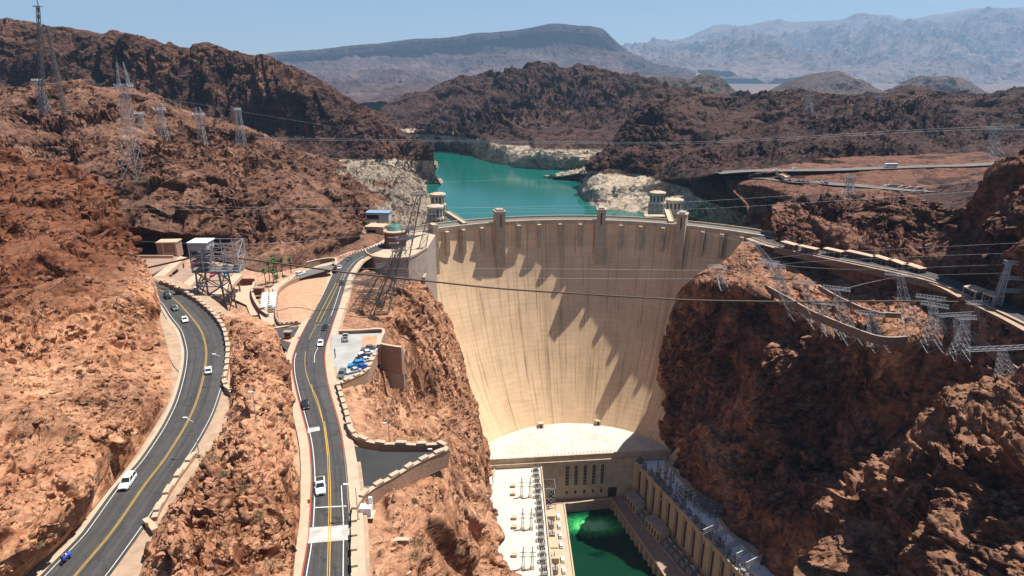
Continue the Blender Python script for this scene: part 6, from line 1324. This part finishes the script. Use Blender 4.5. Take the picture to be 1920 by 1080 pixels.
def rubble(name, pn, rows, count, size, m, seed, cap=4.0):
    """broken angular stones lying on the slopes: rows = the part of the sheet (0 top .. 1 bottom)"""
    rg_ = np.random.RandomState(seed); G, Nn = PG[pn]; nv, nu = G.shape[:2]
    du = np.gradient(G, axis=1); dv = np.gradient(G, axis=0); nn = np.cross(dv, du); nn /= np.linalg.norm(nn, axis=2)[..., None] + 1e-9; nn[nn[..., 2] < 0] *= -1
    cl = np.stack([rg_.uniform(.02, .97, 90), rg_.uniform(*rows, 90)], 1); k = rg_.randint(90, size=count * 3)
    uv = cl[k] + rg_.normal(size=(count * 3, 2)) * np.where(rg_.rand(count * 3, 1) < .8, .02, .08)
    far = rg_.rand(count * 3) < .3; uv[far] = np.stack([rg_.uniform(.02, .97, far.sum()), rg_.uniform(*rows, far.sum())], 1)
    ok = (uv[:, 0] > .03) & (uv[:, 0] < .96) & (uv[:, 1] > rows[0]) & (uv[:, 1] < rows[1]); uv = uv[ok]
    i = (uv[:, 1] * (nv - 1)).astype(int); j = (uv[:, 0] * (nu - 1)).astype(int); up = nn[i, j, 2] > .5; i, j = i[up][:count], j[up][:count]; n = len(i)
    C0 = G[i, j] + rg_.normal(size=(n, 3)) * [.3, .3, 0]; sz = np.minimum(size * .5 * (1 + rg_.pareto(2.3, n)), size * cap)
    cub = np.array([(-1, -1, -1), (1, -1, -1), (1, 1, -1), (-1, 1, -1), (-1, -1, 1), (1, -1, 1), (1, 1, 1), (-1, 1, 1)], float)
    V = cub[None] * rg_.uniform(.5, 1, (n, 8, 3)) * rg_.uniform([.6, .6, .45], [1.3, 1.3, .9], (n, 1, 3)) * sz[:, None, None]
    a = rg_.uniform(0, 6.28, n); b = rg_.uniform(-.6, .6, n); x, y, z = V[..., 0].copy(), V[..., 1].copy(), V[..., 2].copy()
    y, z = y * np.cos(b)[:, None] - z * np.sin(b)[:, None], y * np.sin(b)[:, None] + z * np.cos(b)[:, None]
    x, y = x * np.cos(a)[:, None] - y * np.sin(a)[:, None], x * np.sin(a)[:, None] + y * np.cos(a)[:, None]
    V = (np.stack([x, y, z], -1) + C0[:, None]).reshape(-1, 3)
    f = np.array([(3, 2, 1, 0), (4, 5, 6, 7), (0, 1, 5, 4), (1, 2, 6, 5), (2, 3, 7, 6), (3, 0, 4, 7)]); F_ = (f[None] + 8 * np.arange(n)[:, None, None]).reshape(-1, 4)
    me = bpy.data.meshes.new(name); me.vertices.add(len(V)); me.vertices.foreach_set('co', V.astype(np.float32).ravel()); me.loops.add(F_.size); me.loops.foreach_set('vertex_index', F_.astype(np.int32).ravel())
    me.polygons.add(len(F_)); me.polygons.foreach_set('loop_start', np.arange(0, F_.size, 4, dtype=np.int32)); me.update(calc_edges=True); me.materials.append(m); o = bpy.data.objects.new(name, me); COL.objects.link(o); o['kind'] = 'stuff'
M_ = bpy.data.materials
rubble('loose_stones', 'left_crag', (.30, .98), 2600, .38, M_['rock_slope'], 3)
rubble('loose_stones', 'left_crag', (.0, .30), 900, .7, M_['rock_slope'], 4)
rubble('loose_stones', 'middle_rock', (.1, .98), 1500, .36, M_['rock_orange'], 5)
rubble('loose_stones', 'left_gorge_wall', (.1, .98), 1300, .4, M_['rock_gorge_left'], 6)
rubble('loose_stones', 'left_hillside', (.05, .8), 2600, .8, M_['rock_hill'], 7)
rubble('loose_stones', 'right_gorge_wall', (.02, .5), 2200, .5, ROCK_PLAT, 8)
rubble('loose_stones', 'right_spur', (.05, .9), 1200, .6, M_['rock_spur'], 9)
rubble('loose_stones', 'right_cliff', (.05, .7), 1200, .8, M_['rock_cliff'], 10)
rubble('loose_stones', 'terrace', (.05, .95), 500, .25, M_['rock_terrace'], 11)

scrub = [('left_hillside', (.1, .85), 500, .5, 21), ('right_gorge_wall', (.02, .3), 500, .45, 22), ('right_cliff', (.0, .3), 150, .6, 23), ('left_crag', (.4, .98), 120, .22, 24), ('middle_rock', (.1, .98), 110, .2, 25), ('left_gorge_wall', (.3, .98), 90, .22, 26), ('lot_hillside', (.1, .9), 400, .6, 27)]
for nm, rw, n_, s_, sd_ in scrub: rubble('scrub', nm, rw, n_, s_, M_BUSH, sd_, 1.2)

# ================================================================== THE AIR
hz_m = bpy.data.materials.new('haze_air'); hz_m.use_nodes = True; t = hz_m.node_tree; t.nodes.clear()
o_ = t.nodes.new('ShaderNodeOutputMaterial'); v_ = t.nodes.new('ShaderNodeVolumePrincipled'); v_.inputs['Color'].default_value = (.45, .69, 1, 1)
v_.inputs['Density'].default_value = 0.000045; v_.inputs['Anisotropy'].default_value = .1; t.links.new(v_.outputs[0], o_.inputs['Volume'])
mb = MB(); mb.box((0, 9000, 1090), (62000, 32000, 2240)); hz = mb.build('haze', hz_m); hz['kind'] = 'stuff'
